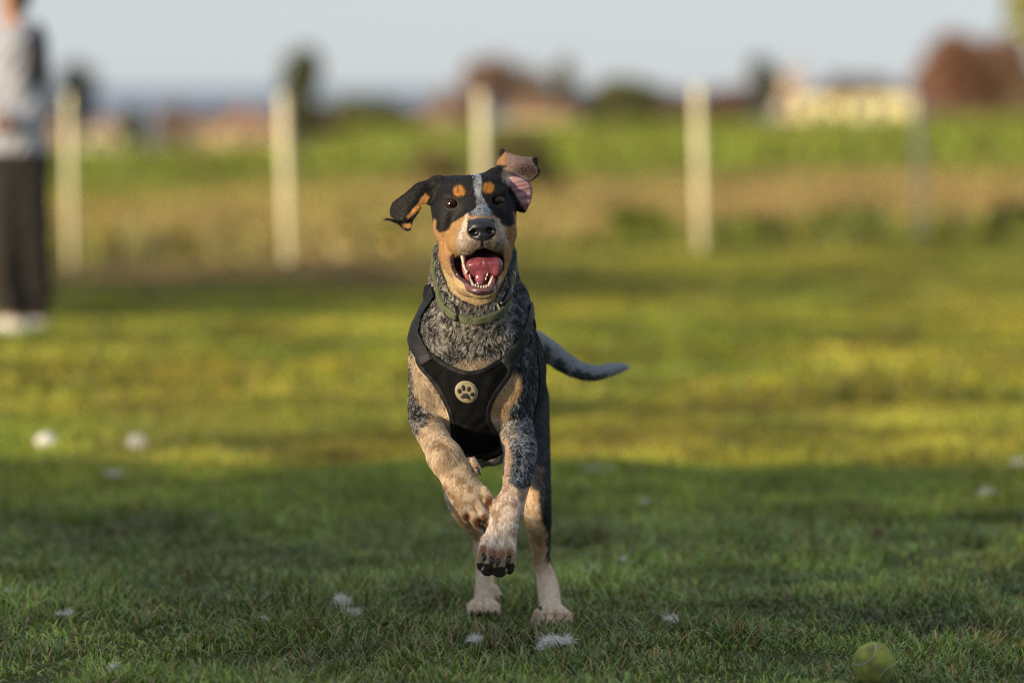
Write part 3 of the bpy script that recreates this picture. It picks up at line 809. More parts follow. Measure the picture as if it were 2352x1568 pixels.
# eyes
def eye_mat():
    m, n, l, b = mat_new('eye')
    t = n.new("ShaderNodeTexCoord"); sx = n.new("ShaderNodeSeparateXYZ"); l.new(t.outputs["Object"], sx.inputs[0])
    cx = n.new("ShaderNodeCombineXYZ"); l.new(sx.outputs[0], cx.inputs[0]); l.new(sx.outputs[2], cx.inputs[1])
    ln = n.new("ShaderNodeVectorMath"); ln.operation = 'LENGTH'; l.new(cx.outputs[0], ln.inputs[0])
    mp = n.new("ShaderNodeMapRange"); mp.inputs["From Max"].default_value = .0112; l.new(ln.outputs["Value"], mp.inputs["Value"])
    r = n.new("ShaderNodeValToRGB"); e = r.color_ramp.elements
    e[0].position = 0; e[0].color = (.002, .002, .002, 1); e[1].position = .44; e[1].color = (.003, .002, .002, 1)
    for p_, c_ in ((.52, (.032, .013, .005, 1)), (.76, (.042, .018, .006, 1)), (.82, (.012, .006, .004, 1)), (.88, (.05, .035, .03, 1)), (1, (.06, .03, .03, 1))):
        q = e.new(p_); q.color = c_
    l.new(mp.outputs[0], r.inputs[0]); l.new(r.outputs[0], b.inputs["Base Color"])
    b.inputs["Roughness"].default_value = .10; b.inputs["Specular IOR Level"].default_value = .32
    return m
m_eye = eye_mat()
def ball(name, loc, r, mat, parent, seg=32, sc=(1, 1, 1), rot=None):
    u = np.linspace(0, math.pi, seg // 2 + 1); w = np.linspace(0, 2 * math.pi, seg, endpoint=False)
    vs = [(r * sc[0] * math.sin(a) * math.cos(b), r * sc[1] * math.sin(a) * math.sin(b), r * sc[2] * math.cos(a)) for a in u for b in w]
    fs = [(i * seg + j, (i + 1) * seg + j, (i + 1) * seg + (j + 1) % seg, i * seg + (j + 1) % seg) for i in range(seg // 2) for j in range(seg)]
    o = mesh_obj(name, vs, np.array(fs), mat)
    o.location = tuple(loc)
    if rot: o.rotation_euler = rot
    if parent is not None:
        o.parent = parent; q, mm = parent, Vector((0, 0, 0))
        while q is not None: mm += q.location; q = q.parent
        o.location = Vector(loc) - mm
    return o
for x, y, rot in EYES:
    w = (surfW(x - 16, y + 2, FH, 60, -80) + surfW(x + 16, y + 2, FH, 60, -80) + surfW(x, y + 13, FH, 60, -80) + surfW(x, y - 12, FH, 60, -80)) / 4
    print('eye depth', w)
    ball('eye', D(x + .5, y + 1, w - 15.6), 15.6 * PX, m_eye, dog)

# tongue
def sculpt(name, ops, lo, hi, h, mat, parent, colfn=None):
    F = Field(np.minimum(lo, hi), np.maximum(lo, hi), h)
    for kind, fn, a_, b_, k in ops: F.op(kind, fn, a_, b_, k)
    v_, f_ = nets(F.v, F.lo, F.h)
    o = mesh_obj(name, v_, f_, mat, parent)
    return o
t_ops = []
cap((1090, 613, 32), (1134, 608, 34), 18, 19, 6, ops=t_ops, sc=(1, .8, 1.05))
ell((1112, 605, 30), (41, 16, 24), 6, ops=t_ops, rot=-4)
ell((1140, 614, 34), (13.5, 21, 14), 5, ops=t_ops)
ell((1083, 611, 32), (13, 14, 14), 5, ops=t_ops)
cap((1106, 622, 20), (1102, 652, 36), 20, 12, 9, ops=t_ops)
cap((1109, 580, 56), (1104, 636, 54), 1.6, 2.2, 7, 's', ops=t_ops)
cap((1121, 585, 56), (1124, 625, 54), .8, .9, 6, 's', ops=t_ops)
cap((1097, 590, 56), (1094, 625, 53), .6, .8, 6, 's', ops=t_ops)
m_tongue = simple('tongue', (.22, .058, .08), .18, .5, .4, 60, .0003, bscale=500)
m_tongue.node_tree.nodes["Principled BSDF"].inputs["Subsurface Weight"].default_value = .2
m_tongue.node_tree.nodes["Principled BSDF"].inputs["Subsurface Radius"].default_value = (.006, .002, .0015)
sculpt('tongue', t_ops, D(1060, 575, 90), D(1165, 668, -30), .0011, m_tongue, dog)
m_gum = simple('gum', (.30, .08, .085), .3, .5, .4, 120)
g_ops = []
chain([(1066, 590, 14, 5), (1067, 618, 20, 6), (1077, 640, 36, 7), (1086, 660, 54, 8), (1108, 668, 62, 8), (1128, 658, 56, 8), (1130, 636, 38, 6)], 4, ops=g_ops)
sculpt('gum', g_ops, D(1050, 572, 90), D(1150, 685, -20), .0012, m_gum, dog)
m_tooth = simple('tooth', (.58, .53, .42), .22, .5, .08, 200)
def tooth(a, b, ra, rb, sc=(1, 1, 1)):
    ra, rb = ra * .80, rb * .78; o_ = []; cap(a, b, ra, rb, 1, ops=o_, sc=sc)
    lo = np.minimum(D(*a), D(*b)) - .007; hi = np.maximum(D(*a), D(*b)) + .007
    sculpt('tooth', o_, lo, hi, .0006, m_tooth, dog)
tooth((1087, 655, 66), (1079.5, 638, 72), 4.6, 1.4)
tooth((1125, 651, 66), (1132, 634, 72), 4.6, 1.4)
for i, x in enumerate((1092.5, 1099, 1105.5, 1111.5, 1117, 1122)):
    yy = 658.5 - .0 * i + [-2.0, .2, 1.2, 1.0, -.2, -2.5][i]
    tooth((x, yy, 74), (x, yy - 3.2, 76), 3.0, 2.2, (1, .7, 1))
tooth((1062, 587, 34), (1064.5, 604, 37), 7.4, 5.0, (.8, 1, 1))
tooth((1065, 608, 34), (1069, 620, 41), 6.0, 4.2, (.8, 1, 1))
tooth((1071, 626, 38), (1073, 622, 44), 4.8, 3.0)
tooth((1080, 636, 44), (1078, 630, 48), 3.0, 1.6)
tooth((1119, 632, 46), (1120, 628, 48), 3.0, 2.0)
tooth((1116, 641, 50), (1116.5, 637, 52), 2.6, 1.6)

# claws
m_claw = simple('claw', (.018, .018, .020), .22, .5, .3, 60)
def tube(name, pts, rad, mat, parent=None, seg=8, col_=None):
    pts = np.array(pts, float); rad = np.broadcast_to(np.array(rad, float), (len(pts),))
    vs = []
    for i, q in enumerate(pts):
        t = pts[min(i + 1, len(pts) - 1)] - pts[max(i - 1, 0)]; t /= np.linalg.norm(t) + 1e-12
        a_ = np.cross(t, [0, 0, 1.0] if abs(t[2]) < .9 else [1.0, 0, 0]); a_ /= np.linalg.norm(a_); b_ = np.cross(t, a_)
        for j in range(seg):
            w = 2 * math.pi * j / seg
            vs.append(q + rad[i] * (a_ * math.cos(w) + b_ * math.sin(w)))
    fs = [(i * seg + j, i * seg + (j + 1) % seg, (i + 1) * seg + (j + 1) % seg, (i + 1) * seg + j) for i in range(len(pts) - 1) for j in range(seg)]
    caps = [tuple(range(seg))[::-1], tuple((len(pts) - 1) * seg + j for j in range(seg))]
    return mesh_obj(name, vs, [np.array(fs), np.array(caps)], mat, parent)
def claw(a, b, c, r=4.2):
    tube('claw', [D(*a), D(*[(a[i] + b[i]) / 2 for i in range(3)]), D(*b), D(*c)], np.array([r, r, r * .8, r * .2]) * PX, m_claw, dog, 10)
claw((1076, 1190, 40), (1083, 1201, 44), (1088, 1213, 34)); claw((1106, 1207, 40), (1112, 1215, 42), (1113, 1224, 30), 3.6)
claw((1118, 1202, 38), (1121, 1210, 40), (1121, 1218, 30), 3.4); claw((1124, 1162, 38), (1128, 1174, 40), (1128, 1184, 30)); claw((1094, 1072, 56), (1101, 1084, 60), (1104, 1092, 52), 3.6)
claw((1111, 1272, 98), (1112, 1283, 108), (1110, 1289, 106), 5.2); claw((1128, 1280, 110), (1129, 1292, 120), (1129, 1297, 118), 5.6)
claw((1145, 1284, 110), (1142, 1296, 120), (1142, 1301, 117), 5.6); claw((1168, 1278, 96), (1166, 1294, 106), (1166, 1303, 102), 5.2); claw((1110, 1192, 60), (1104, 1202, 64), (1101, 1212, 58), 3.8)
for x in (1244, 1264, 1287, 1306):
    claw((x, 1426, WR + 50), (x + 1, 1433, WR + 60), (x + 1, 1441, WR + 58), 4.4)
claw((1240, 1392, WR + 20), (1243, 1400, WR + 24), (1240, 1410, WR + 20), 4)
for x in (1083, 1101, 1121, 1138): claw((x, 1402, WL + 66), (x, 1410, WL + 74), (x, 1416, WL + 72), 4)
claw((1150, 1366, WL + 14), (1155, 1374, WL + 18), (1153, 1384, WL + 16), 4)

# whiskers
wk = []
for (x, y, w, dx, dy, dw) in [(1158, 520, 30, 62, 8, 20), (1150, 548, 60, 34, 26, 10), (1148, 556, 62, 30, 34, 0), (1152, 540, 55, 40, 14, 12), (1062, 548, 60, -26, 34, 6),
                              (1066, 556, 64, -18, 30, 10), (1060, 540, 52, -34, 18, 6), (1000, 560, -20, -40, 40, 0), (1072, 566, 70, -10, 26, 10), (1190, 720, -120, 20, 30, 0), (1055, 446, 4, -4, -20, 30), (1124, 440, 2, 5, -18, 30)]:
    wk.append([D(x + dx * t, y + dy * t - 14 * t * (1 - t) * (-1 if dy > 20 else -1), w + dw * t) for t in (0, .3, .65, 1)])
wk = np.array(wk); curves_obj('whiskers', wk, np.tile(np.array([.00022, .0002, .00014, .00005]), (len(wk), 1)), simple('whisker', (.12, .10, .09), .4), dog)

# ------------------------------------------------------------------ harness
def black_mesh_mat():
    m, n, l, b = mat_new('black_mesh_fabric')
    b.inputs["Roughness"].default_value = .85; b.inputs["Specular IOR Level"].default_value = .1
    t = n.new("ShaderNodeTexCoord"); mp = n.new("ShaderNodeMapping"); mp.inputs["Scale"].default_value = (1, .3, .75)
    mp.inputs["Rotation"].default_value = (0, .1, 0)
    l.new(t.outputs["Object"], mp.inputs[0])
    vo = n.new("ShaderNodeTexVoronoi"); vo.inputs["Scale"].default_value = 300; vo.inputs["Randomness"].default_value = .25; vo.feature = 'DISTANCE_TO_EDGE'
    l.new(mp.outputs[0], vo.inputs["Vector"])
    r = n.new("ShaderNodeValToRGB"); r.color_ramp.elements[0].position = .05; r.color_ramp.elements[0].color = (.006, .006, .0065, 1)
    r.color_ramp.elements[1].position = .3; r.color_ramp.elements[1].color = (.0015, .0015, .0015, 1)
    l.new(vo.outputs["Distance"], r.inputs[0]); l.new(r.outputs[0], b.inputs["Base Color"])
    bp = n.new("ShaderNodeBump"); bp.invert = True; bp.inputs["Distance"].default_value = .0012; l.new(vo.outputs["Distance"], bp.inputs["Height"]); l.new(bp.outputs[0], b.inputs["Normal"])
    return m
m_net = black_mesh_mat()
m_bind = simple('black_binding', (.004, .004, .0045), .7, .3, .3, 200, .0003, bscale=1500)
m_web = simple('black_webbing', (.006, .0068, .008), .6, .3, .35, 250, .0004, bscale=1800)
m_plast = simple('black_plastic', (.012, .013, .015), .3, .5, .2, 60)
harness = put(bpy.data.objects.new('harness', None), dog); harness.empty_display_size = .05
harness['label'] = 'black mesh dog harness with round paw badge on the chest'
def shell(name, d, mat, parent):
    v_, f_ = nets(d, CF.lo, CF.h)
    return mesh_obj(name, v_, f_, mat, parent)
shell('chest_panel', dPanel, m_net, harness); shell('binding', dBind, m_bind, harness)
shell('shoulder_strap', dSL, m_web, harness); shell('shoulder_strap', dSR, m_web, harness)
shell('girth_panel', dGirth, m_net, harness); shell('girth_binding', dEdge, m_bind, harness)
def slab_obj(name, poly, mat, parent, F, off, th=.0015, closed=True, n_in=5, extra=0):
    """thin plate laid on the surface of F; poly in picture coordinates"""
    p = np.array(poly, float); c = p.mean(0); k = len(p)
    vs = []; 
    for s in np.linspace(1, 0, n_in):
        q = c + (p - c) * s
        for x, y in (q if s > 0 else [c]):
            w = surfW(x, y, F, 90, -420)
            vs.append((x, y, w if w is not None else -100))
    vs = np.array(vs); 
    top = np.array([D(x, y, w + (off + th) / PX) for x, y, w in vs]); bot = np.array([D(x, y, w + (off - .001) / PX) for x, y, w in vs[:k]])
    fs = []
    for i in range(n_in - 2):
        for j in range(k): fs.append((i * k + j, i * k + (j + 1) % k, (i + 1) * k + (j + 1) % k, (i + 1) * k + j))
    tri = [((n_in - 2) * k + j, (n_in - 2) * k + (j + 1) % k, (n_in - 1) * k) for j in range(k)]
    nb = len(top)
    for j in range(k): fs.append((j, nb + j, nb + (j + 1) % k, (j + 1) % k))
    return mesh_obj(name, np.concatenate([top, bot]), [np.array(fs), np.array(tri)], mat, parent)
def ellp(cx, cy, rx, ry, rot=0, n=28):
    a_ = math.radians(rot); o = []
    for i in range(n):
        t = 2 * math.pi * i / n; x, y = rx * math.cos(t), ry * math.sin(t)
        o.append((cx + x * math.cos(a_) - y * math.sin(a_), cy + x * math.sin(a_) + y * math.cos(a_)))
    return o
def z5(pts): return [(1022.1 + .0879 * a_, 792.4 + .0879 * b_) for a_, b_ in pts]
PF = Field.__new__(Field); PF.lo, PF.h, PF.n, PF.v, PF.ax = CF.lo, CF.h, CF.n, dPanel, CF.ax
m_badge = simple('badge_leather', (.24, .20, .12), .6, .3, .12, 120)
m_badge2 = simple('badge_rim', (.32, .27, .17), .5, .4, .1, 120)
m_print = simple('badge_print', (.012, .012, .011), .6, .3, .1, 50)
slab_obj('badge', ellp(1071.3, 899.6, 27.6, 24.2, 34), m_badge2, harness, PF, 0, .0012)
slab_obj('badge', ellp(1071.3, 899.6, 24.6, 21.2, 34), m_badge, harness, PF, 0, .0017)
for cx, cy, rx, ry, rot in ((375, 1200, 50, 66, -25), (478, 1118, 45, 82, -12), (622, 1148, 53, 73, 14), (712, 1290, 58, 55, 0)):
    x, y = z5([(cx, cy)])[0]; slab_obj('paw_print', ellp(x, y, rx * .0879, ry * .0879, rot, 18), m_print, harness, PF, 0, .0023, n_in=3)
slab_obj('paw_print', chaikin(z5([(410, 1340), (440, 1300), (480, 1265), (540, 1255), (600, 1275), (650, 1350), (678, 1412), (640, 1427), (600, 1415), (560, 1395), (500, 1388), (440, 1392), (408, 1375)]), 1), m_print, harness, PF, 0, .0023, n_in=4)
SF = Field.__new__(Field); SF.lo, SF.h, SF.n, SF.v, SF.ax = CF.lo, CF.h, CF.n, np.minimum(dSL, dSR), CF.ax
m_tab = simple('webbing_tab', (.016, .017, .019), .6, .35, .35, 250, .0004, bscale=1800)
slab_obj('strap_tab', [(1152, 827), (1171, 854), (1181, 841), (1163, 815)], m_tab, harness, SF, 0, .0012, n_in=3)
slab_obj('strap_tab', [(966, 841), (995, 824), (984, 806), (954, 820)], m_tab, harness, SF, 0, .0012, n_in=3)
def plate(name, pts, w, th, mat, parent):
    """flat convex plate: outline pts (picture), front face at depth w"""
    k = len(pts); f = [D(x, y, w) for x, y in pts]; b_ = [D(x, y, w - th) for x, y in pts]
    side = [(j, j + k, (j + 1) % k + k, (j + 1) % k) for j in range(k)]
    o = mesh_obj(name, f + b_, [np.array(side), np.array([tuple(range(k)), tuple(range(2 * k - 1, k - 1, -1))])], mat, parent, smooth_sh=False)
    return o
bp_ = [(1251, 808), (1259, 809), (1262, 818), (1262, 828), (1258, 836), (1251, 836)]
plate('side_buckle', bp_, -420, 70, m_plast, harness)
plate('shoulder_buckle', [(975, 656), (984, 652), (988, 658), (980, 680), (973, 692), (971, 675)], -150, 40, m_plast, harness)

# ------------------------------------------------------------------ collar
def collar_mat():
    m, n, l, b = mat_new('green_webbing')
    b.inputs["Roughness"].default_value = .7; b.inputs["Specular IOR Level"].default_value = .25
    t = n.new("ShaderNodeTexCoord")
    w = n.new("ShaderNodeTexNoise"); w.inputs["Scale"].default_value = 900; l.new(t.outputs["Object"], w.inputs["Vector"])
    r = n.new("ShaderNodeValToRGB"); e = r.color_ramp.elements
    e[0].position = .42; e[0].color = (.022, .034, .016, 1); e[1].position = .70; e[1].color = (.24, .25, .13, 1)
    l.new(w.outputs["Fac"], r.inputs[0]); l.new(r.outputs[0], b.inputs["Base Color"])
    bp = n.new("ShaderNodeBump"); bp.inputs["Distance"].default_value = .0004; l.new(w.outputs["Fac"], bp.inputs["Height"]); l.new(bp.outputs[0], b.inputs["Normal"])
    return m
collar = put(bpy.data.objects.new('collar', None), dog); collar.empty_display_size = .05
collar['label'] = 'green woven dog collar with black plastic buckles'
shell('webbing', dCol, collar_mat(), collar)
KF = Field.__new__(Field); KF.lo, KF.h, KF.n, KF.v, KF.ax = CF.lo, CF.h, CF.n, dCol, CF.ax
def cpos(px, py, dw=0):
    w = surfW(px, py, KF, 60, -300)
    return (px, py, (w if w is not None else -110) + dw)
def edgepts(x, top=True, extra=1.0):
    ys = [y for y in np.arange(600, 760, 1.0) if surfW(x, y, KF, 60, -200, 2.0) is not None]
    return (min(ys) - extra) if top else (max(ys) + extra)
stl, stb = [], []
for x in (1021, 1030, 1040, 1048):
    yt, yb = edgepts(x), edgepts(x, False); ym = (yt + yb) / 2; w = cpos(x, ym)[2]
    stl.append(D(x, yt, w + 3)); stb.append(D(x, yb, w + 3))
rr_ = [.0013] * 4
tube('slider', stl, rr_, m_plast, collar, 6); tube('slider', stb, rr_, m_plast, collar, 6)
tube('slider', [stl[0], stb[0]], [.0016] * 2, m_plast, collar, 6); tube('slider', [stl[-1], stb[-1]], [.0024] * 2, m_plast, collar, 6)
c0 = cpos(1142, 706)
m_tag = simple('grey_tag', (.45, .45, .43), .6, .3, .2, 400); m_tagy = simple('yellow_edge', (.22, .20, .03), .7)
plate('label_edge', [(1133.5, 695), (1141, 691), (1152, 715), (1144, 722)], c0[2] + 4.4, 4, m_tagy, collar)
plate('fabric_label', [(1135.5, 696), (1139.5, 694), (1149.5, 714), (1144.5, 719)], c0[2] + 5.2, 3, m_tag, collar)
tube('buckle', [D(*cpos(1151, 700, 5)), D(*cpos(1160, 690, 7)), D(1169, 674, cpos(1165, 680)[2] + 2), D(1174, 660, cpos(1168, 672)[2] - 6)], [.0048, .0056, .0062, .004], m_plast, collar, 8)
ring_c = np.array(D(1179, 643, -78)); rp = []
for i in range(17):
    t = 2 * math.pi * i / 16; rp.append(ring_c + np.array([math.sin(t) * .0035, -.002 * math.cos(t), math.cos(t) * .0145]))
tube('metal_ring', rp, [.0011] * 17, simple('steel', (.45, .42, .36), .25, .5, .1, 50, metal=.9), collar, 8)
plate('red_mark', [(1172, 688), (1174, 676), (1178, 672), (1178, 680), (1174, 689)], -70, 3, simple('red_plastic', (.35, .04, .02), .4), collar)
# ------------------------------------------------------------------ terrain
BT = np.array([(-80, .97), (0, .97), (10.3, .97), (14.5, 1.0), (20, 1.08), (27, 1.18), (36, 1.27), (44, 1.33), (55, 1.52), (80, 1.95), (110, 2.1), (150, 2.2),
               (250, 2.45), (400, 3.1), (700, 4.8), (780, 6.0), (950, 16), (1150, 40), (4000, 60)])
def gz(x, y):
    x = np.asarray(x, float); y = np.asarray(y, float)
    z = CAM_H - np.interp(y, BT[:, 0], BT[:, 1])
    z = z + .017 * np.clip(x, -40, 40) * smooth(24, 44, y)
    near = smooth(.35, 1.5, np.hypot(x - .1, y - 10.35))
    z = z + near * (.030 * (fbm(x / .9, y / 1.3, 0, 31) - .5) + .032 * (fbm(x / .26, y / .34, 3, 32, 2) - .5))
    far = smooth(12, 30, y)
    z = z + far * .10 * (fbm(x / 2.6, y / 5.0, 5, 33) - .5) + smooth(44, 90, y) * (.4 * (fbm(x / 14, y / 26, 7, 34) - .5)) + smooth(150, 500, y) * 1.0 * (fbm(x / 60, y / 90, 8, 35) - .5)
    z = z - 3.2 * smooth(-.024, -.046, x / np.maximum(y, 1)) * smooth(215, 330, y)
    z = z + smooth(13, 17, y) * smooth(60, 45, y) * .065 * (fbm(x / 1.1, y / 1.3, 15, 36, 2) - .5)
    return z
def zone(x, y):
    """weights of what grows where: soil strip, weeds, dry grass, field"""
    nn_ = fbm(x / 1.6, y / 3.0, 2, 41); nb = fbm(x / 2.8, y / 12, 2, 42, 4)
    soil = .75 * smooth(36.5, 40, y + 5 * (nn_ - .5)) * smooth(46.5, 43, y + 5 * (nb - .5)) * smooth(1.0, -1.2, x + 1.5 * (nb - .5))
    weeds = smooth(44, 47, y) * smooth(75, 56, y + 75 * (nb - .5))
    dry = smooth(52, 72, y + 75 * (nb - .5) + 7 * smooth(.5, -2.5, x)) * smooth(160, 95, y + 140 * (nb - .5))
    field = smooth(105, 150, y + 30 * (nb - .5))
    return soil, weeds, dry, field
def gcol(x, y, g):
    soil, weeds, dry, field = zone(x, y)
    nb = fbm(x / 2.2, y / 4.0, 6, 43); n = len(x)
    nb2 = smooth(.3, .7, fbm(x / .8, y / 1.4, 16, 46, 2))
    c = np.stack([.125 + .08 * nb + .09 * nb2, .185 + .04 * nb + .04 * nb2, .020 + .008 * nb2], 1) * 1.5
    yl = smooth(.42, .66, fbm(x / 1.1, y / 1.6, 1, 44)) * .6
    c = c * (1 - yl[:, None]) + col(.44, .38, .035) * yl[:, None]
    nearg = smooth(15.5, 12.5, y)[:, None]
    c = c * (1 - nearg) + np.stack([.15 + .12 * nb, .235 + .08 * nb, .040 + .01 * nb], 1) * nearg  # lit turf painted brighter and yellower than the shaded foreground
    lush = (smooth(17, 20, y) * .0)[:, None]
    def mx(w, k):
        nonlocal c
        c = c * (1 - w[:, None]) + np.asarray(k) * w[:, None]
    wv = fbm(x / 3.0, y / 7.0, 9, 45)[:, None]
    mx(smooth(30, 36, y) * smooth(46, 43, y) * .35, col(.11, .13, .022))
    mx(weeds, col(.07, .11, .022) * (1 - smooth(.4, .6, wv)) + col(.22, .24, .028) * smooth(.4, .6, wv))
    mx(dry, col(.42, .31, .105) * (.75 + .5 * wv))
    mx(field, col(.22, .26, .030) * (.6 + .8 * wv))
    mx(soil, col(.20, .125, .075) * (.7 + .6 * wv))
    return c
def ground_sheet():
    ys = np.concatenate([np.arange(-60, 0, 6), np.arange(0, 8, .5), np.arange(8, 17, .07), np.geomspace(17, 1400, 150)])
    t = np.linspace(-1, 1, 161); xs = np.sinh(t * 6.2) / np.sinh(6.2) * 520
    xs = np.unique(np.concatenate([xs, np.arange(-1.8, 1.81, .08)]))
    X, Y = np.meshgrid(xs, ys, indexing='ij'); Z = gz(X.ravel(), Y.ravel()) - .004
    nx, ny = X.shape; i = np.arange(nx * ny).reshape(nx, ny)
    f = np.stack([i[:-1, :-1], i[1:, :-1], i[1:, 1:], i[:-1, 1:]], -1).reshape(-1, 4)
    c = gcol(X.ravel(), Y.ravel(), rng)
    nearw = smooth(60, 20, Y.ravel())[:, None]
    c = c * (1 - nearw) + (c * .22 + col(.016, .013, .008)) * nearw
    m, n, l, b = mat_new('turf_soil')
    a_ = n.new("ShaderNodeAttribute"); a_.attribute_name = 'coat'
    t_ = n.new("ShaderNodeTexCoord"); nz = n.new("ShaderNodeTexNoise"); nz.inputs["Scale"].default_value = 3; nz.inputs["Detail"].default_value = 8
    l.new(t_.outputs["Object"], nz.inputs["Vector"])
    mp = n.new("ShaderNodeMapRange"); mp.inputs["To Min"].default_value = .5; mp.inputs["To Max"].default_value = 1.5; l.new(nz.outputs["Fac"], mp.inputs[0])
    vm = n.new("ShaderNodeVectorMath"); vm.operation = 'SCALE'; l.new(a_.outputs["Color"], vm.inputs[0]); l.new(mp.outputs[0], vm.inputs["Scale"])
    l.new(vm.outputs[0], b.inputs["Base Color"]); b.inputs["Roughness"].default_value = .95; b.inputs["Specular IOR Level"].default_value = .1
    bp = n.new("ShaderNodeBump"); bp.inputs["Distance"].default_value = .12; bp.inputs["Strength"].default_value = 1
    l.new(nz.outputs["Fac"], bp.inputs["Height"]); l.new(bp.outputs[0], b.inputs["Normal"])
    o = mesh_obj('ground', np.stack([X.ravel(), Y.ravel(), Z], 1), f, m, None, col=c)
    return tag(o, 'grassy park ground falling gently away towards the fields', None, None, 'structure')
ground_sheet()
sea_m, n_, l_, b_ = mat_new('sea_water')
b_.inputs["Base Color"].default_value = (.20, .25, .31, 1); b_.inputs["Roughness"].default_value = .35
_w = n_.new("ShaderNodeTexNoise"); _w.inputs["Scale"].default_value = .02; _w.inputs["Detail"].default_value = 6
_t = n_.new("ShaderNodeTexCoord"); l_.new(_t.outputs["Object"], _w.inputs["Vector"])
_b = n_.new("ShaderNodeBump"); _b.inputs["Distance"].default_value = 1.5; l_.new(_w.outputs["Fac"], _b.inputs["Height"]); l_.new(_b.outputs[0], b_.inputs["Normal"])
tag(mesh_obj('sea', [(-60000, 800, -24), (60000, 800, -24), (60000, 200000, -24), (-60000, 200000, -24)], np.array([(0, 1, 2, 3)]), sea_m), 'flat grey blue sea on the horizon', None, None, 'structure')

# ------------------------------------------------------------------ grass
def blades(name, x, y, h, w, colr, mat, lean, segs, bend=1.0, az=None, z=None, kind='stuff', label=None):
    n = len(x)
    z = gz(x, y) if z is None else z
    az = rng.random(n) * 2 * math.pi if az is None else az
    fa = az + rng.normal(0, .9, n) + math.pi / 2
    d = np.stack([np.cos(az), np.sin(az), 0 * az], 1); wd = np.stack([np.cos(fa), np.sin(fa), 0 * fa], 1)
    ts = np.linspace(0, 1, segs + 1); vs = []
    for i, t in enumerate(ts):
        up = np.cos(lean * (.4 + bend * t)) ; out = np.sin(lean * (.4 + bend * t))
        c = np.stack([x, y, z - .004], 1) + np.array([0, 0, 1.0]) * (h * t * up)[:, None] + d * (h * t * out)[:, None]
        if i < segs:
            ww = (w * (1 - .55 * t ** 1.5) * .5)[:, None]
            vs += [c - wd * ww, c + wd * ww]
        else: vs.append(c)
    k = len(vs); Vv = np.stack(vs, 1).reshape(-1, 3)
    base = (np.arange(n) * k)[:, None]
    quads = [base + np.array([[2 * i, 2 * i + 1, 2 * i + 3, 2 * i + 2]]) for i in range(segs - 1)]
    tri = base + np.array([[2 * segs - 2, 2 * segs - 1, 2 * segs]])
    shade = np.array(sum([[.8 + .35 * t] * 2 for t in ts[:-1]], []) + [1.2])  # shading painted into each blade: darker at the base, lighter at the tip
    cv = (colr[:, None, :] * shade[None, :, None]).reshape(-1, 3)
    fs = ([np.concatenate(quads)] if quads else []) + [tri]
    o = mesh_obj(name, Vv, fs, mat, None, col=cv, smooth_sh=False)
    return tag(o, label, 'grass', None, kind)
m_grass = attr_mat('grass_blade', .45, .4, transl=.36); m_turf = attr_mat('turf_blade', .42, .45, transl=.12)
def scatter(n, y0, y1, power=1.0, k=.15, m=1.3):
    y = y0 + (y1 - y0) * rng.random(n * 2) ** power
    keep = rng.random(n * 2) < (k * y + m) / (k * y1 + m)
    y = y[keep][:n]; x = (rng.random(len(y)) * 2 - 1) * (k * y + m)
    return x, y
GQ = 1.0
def bladecol(x, y, dryp):
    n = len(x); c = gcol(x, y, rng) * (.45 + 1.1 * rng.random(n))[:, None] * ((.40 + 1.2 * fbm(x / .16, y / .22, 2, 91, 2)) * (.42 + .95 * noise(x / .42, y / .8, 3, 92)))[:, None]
    c[:, 0] *= .8 + .45 * rng.random(n)
    d = rng.random(n) < dryp * (.4 + 1.4 * fbm(x / .5, y / .7, 4, 51))
    c[d] = (col(.30, .21, .085) * (.5 + .8 * rng.random((n, 1))))[d]
    return c
# near turf: individual blades, short, in uneven clumps
x, y = scatter(int(359100 * GQ), 8.5, 12.8)
cl = fbm(x / .16, y / .22, 1, 61, 2); tall = smooth(.50, .72, fbm(x / .55, y / .8, 2, 62))
keep = rng.random(len(x)) < .30 + .75 * smooth(.35, .6, cl); x, y, cl, tall = x[keep], y[keep], cl[keep], tall[keep]
h = (.010 + .030 * cl ** 1.4 + .045 * tall * cl) * (.5 + .9 * rng.random(len(x)))
for q_ in (P(1111, 1400, 10.42), P(1266, 1436, 10.2)):
    h = h * (.42 + .58 * smooth(.09, .20, np.hypot(x - q_[0], (y - q_[1] + .06) * .8)))
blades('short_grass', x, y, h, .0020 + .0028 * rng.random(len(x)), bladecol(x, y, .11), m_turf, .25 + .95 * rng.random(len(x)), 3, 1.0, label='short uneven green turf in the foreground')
x, y = scatter(int(279300 * GQ), 12.8, 19)
cl = fbm(x / .3, y / .45, 1, 61, 2)
h = (.018 + .035 * cl) * (.6 + .8 * rng.random(len(x)))
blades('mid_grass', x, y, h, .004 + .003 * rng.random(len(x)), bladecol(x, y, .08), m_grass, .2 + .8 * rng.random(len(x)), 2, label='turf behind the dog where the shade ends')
x, y = scatter(int(305900 * GQ), 19, 45.5)
cl = fbm(x / .8, y / 1.6, 1, 61, 2); so = zone(x, y)[0]
keep = rng.random(len(x)) > so * .25; x, y, cl = x[keep], y[keep], cl[keep]
h = (.02 + .05 * cl) * (.6 + .8 * rng.random(len(x)))
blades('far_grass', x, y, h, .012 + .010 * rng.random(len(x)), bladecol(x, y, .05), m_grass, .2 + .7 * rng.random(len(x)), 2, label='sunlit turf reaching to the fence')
x, y = scatter(int(90000 * GQ), 45.5, 150)
sl, we, dr, fi = zone(x, y)
h = (.08 + .10 * rng.random(len(x)) + .25 * we * fbm(x / 1.2, y / 2, 1, 66)) * (.6 + .8 * rng.random(len(x)))
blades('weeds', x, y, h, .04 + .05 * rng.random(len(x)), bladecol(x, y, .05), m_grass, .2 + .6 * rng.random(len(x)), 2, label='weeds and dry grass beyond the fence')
x, y = scatter(int(70000 * GQ), 150, 740, 1.3)
h = (.35 + .25 * rng.random(len(x)))
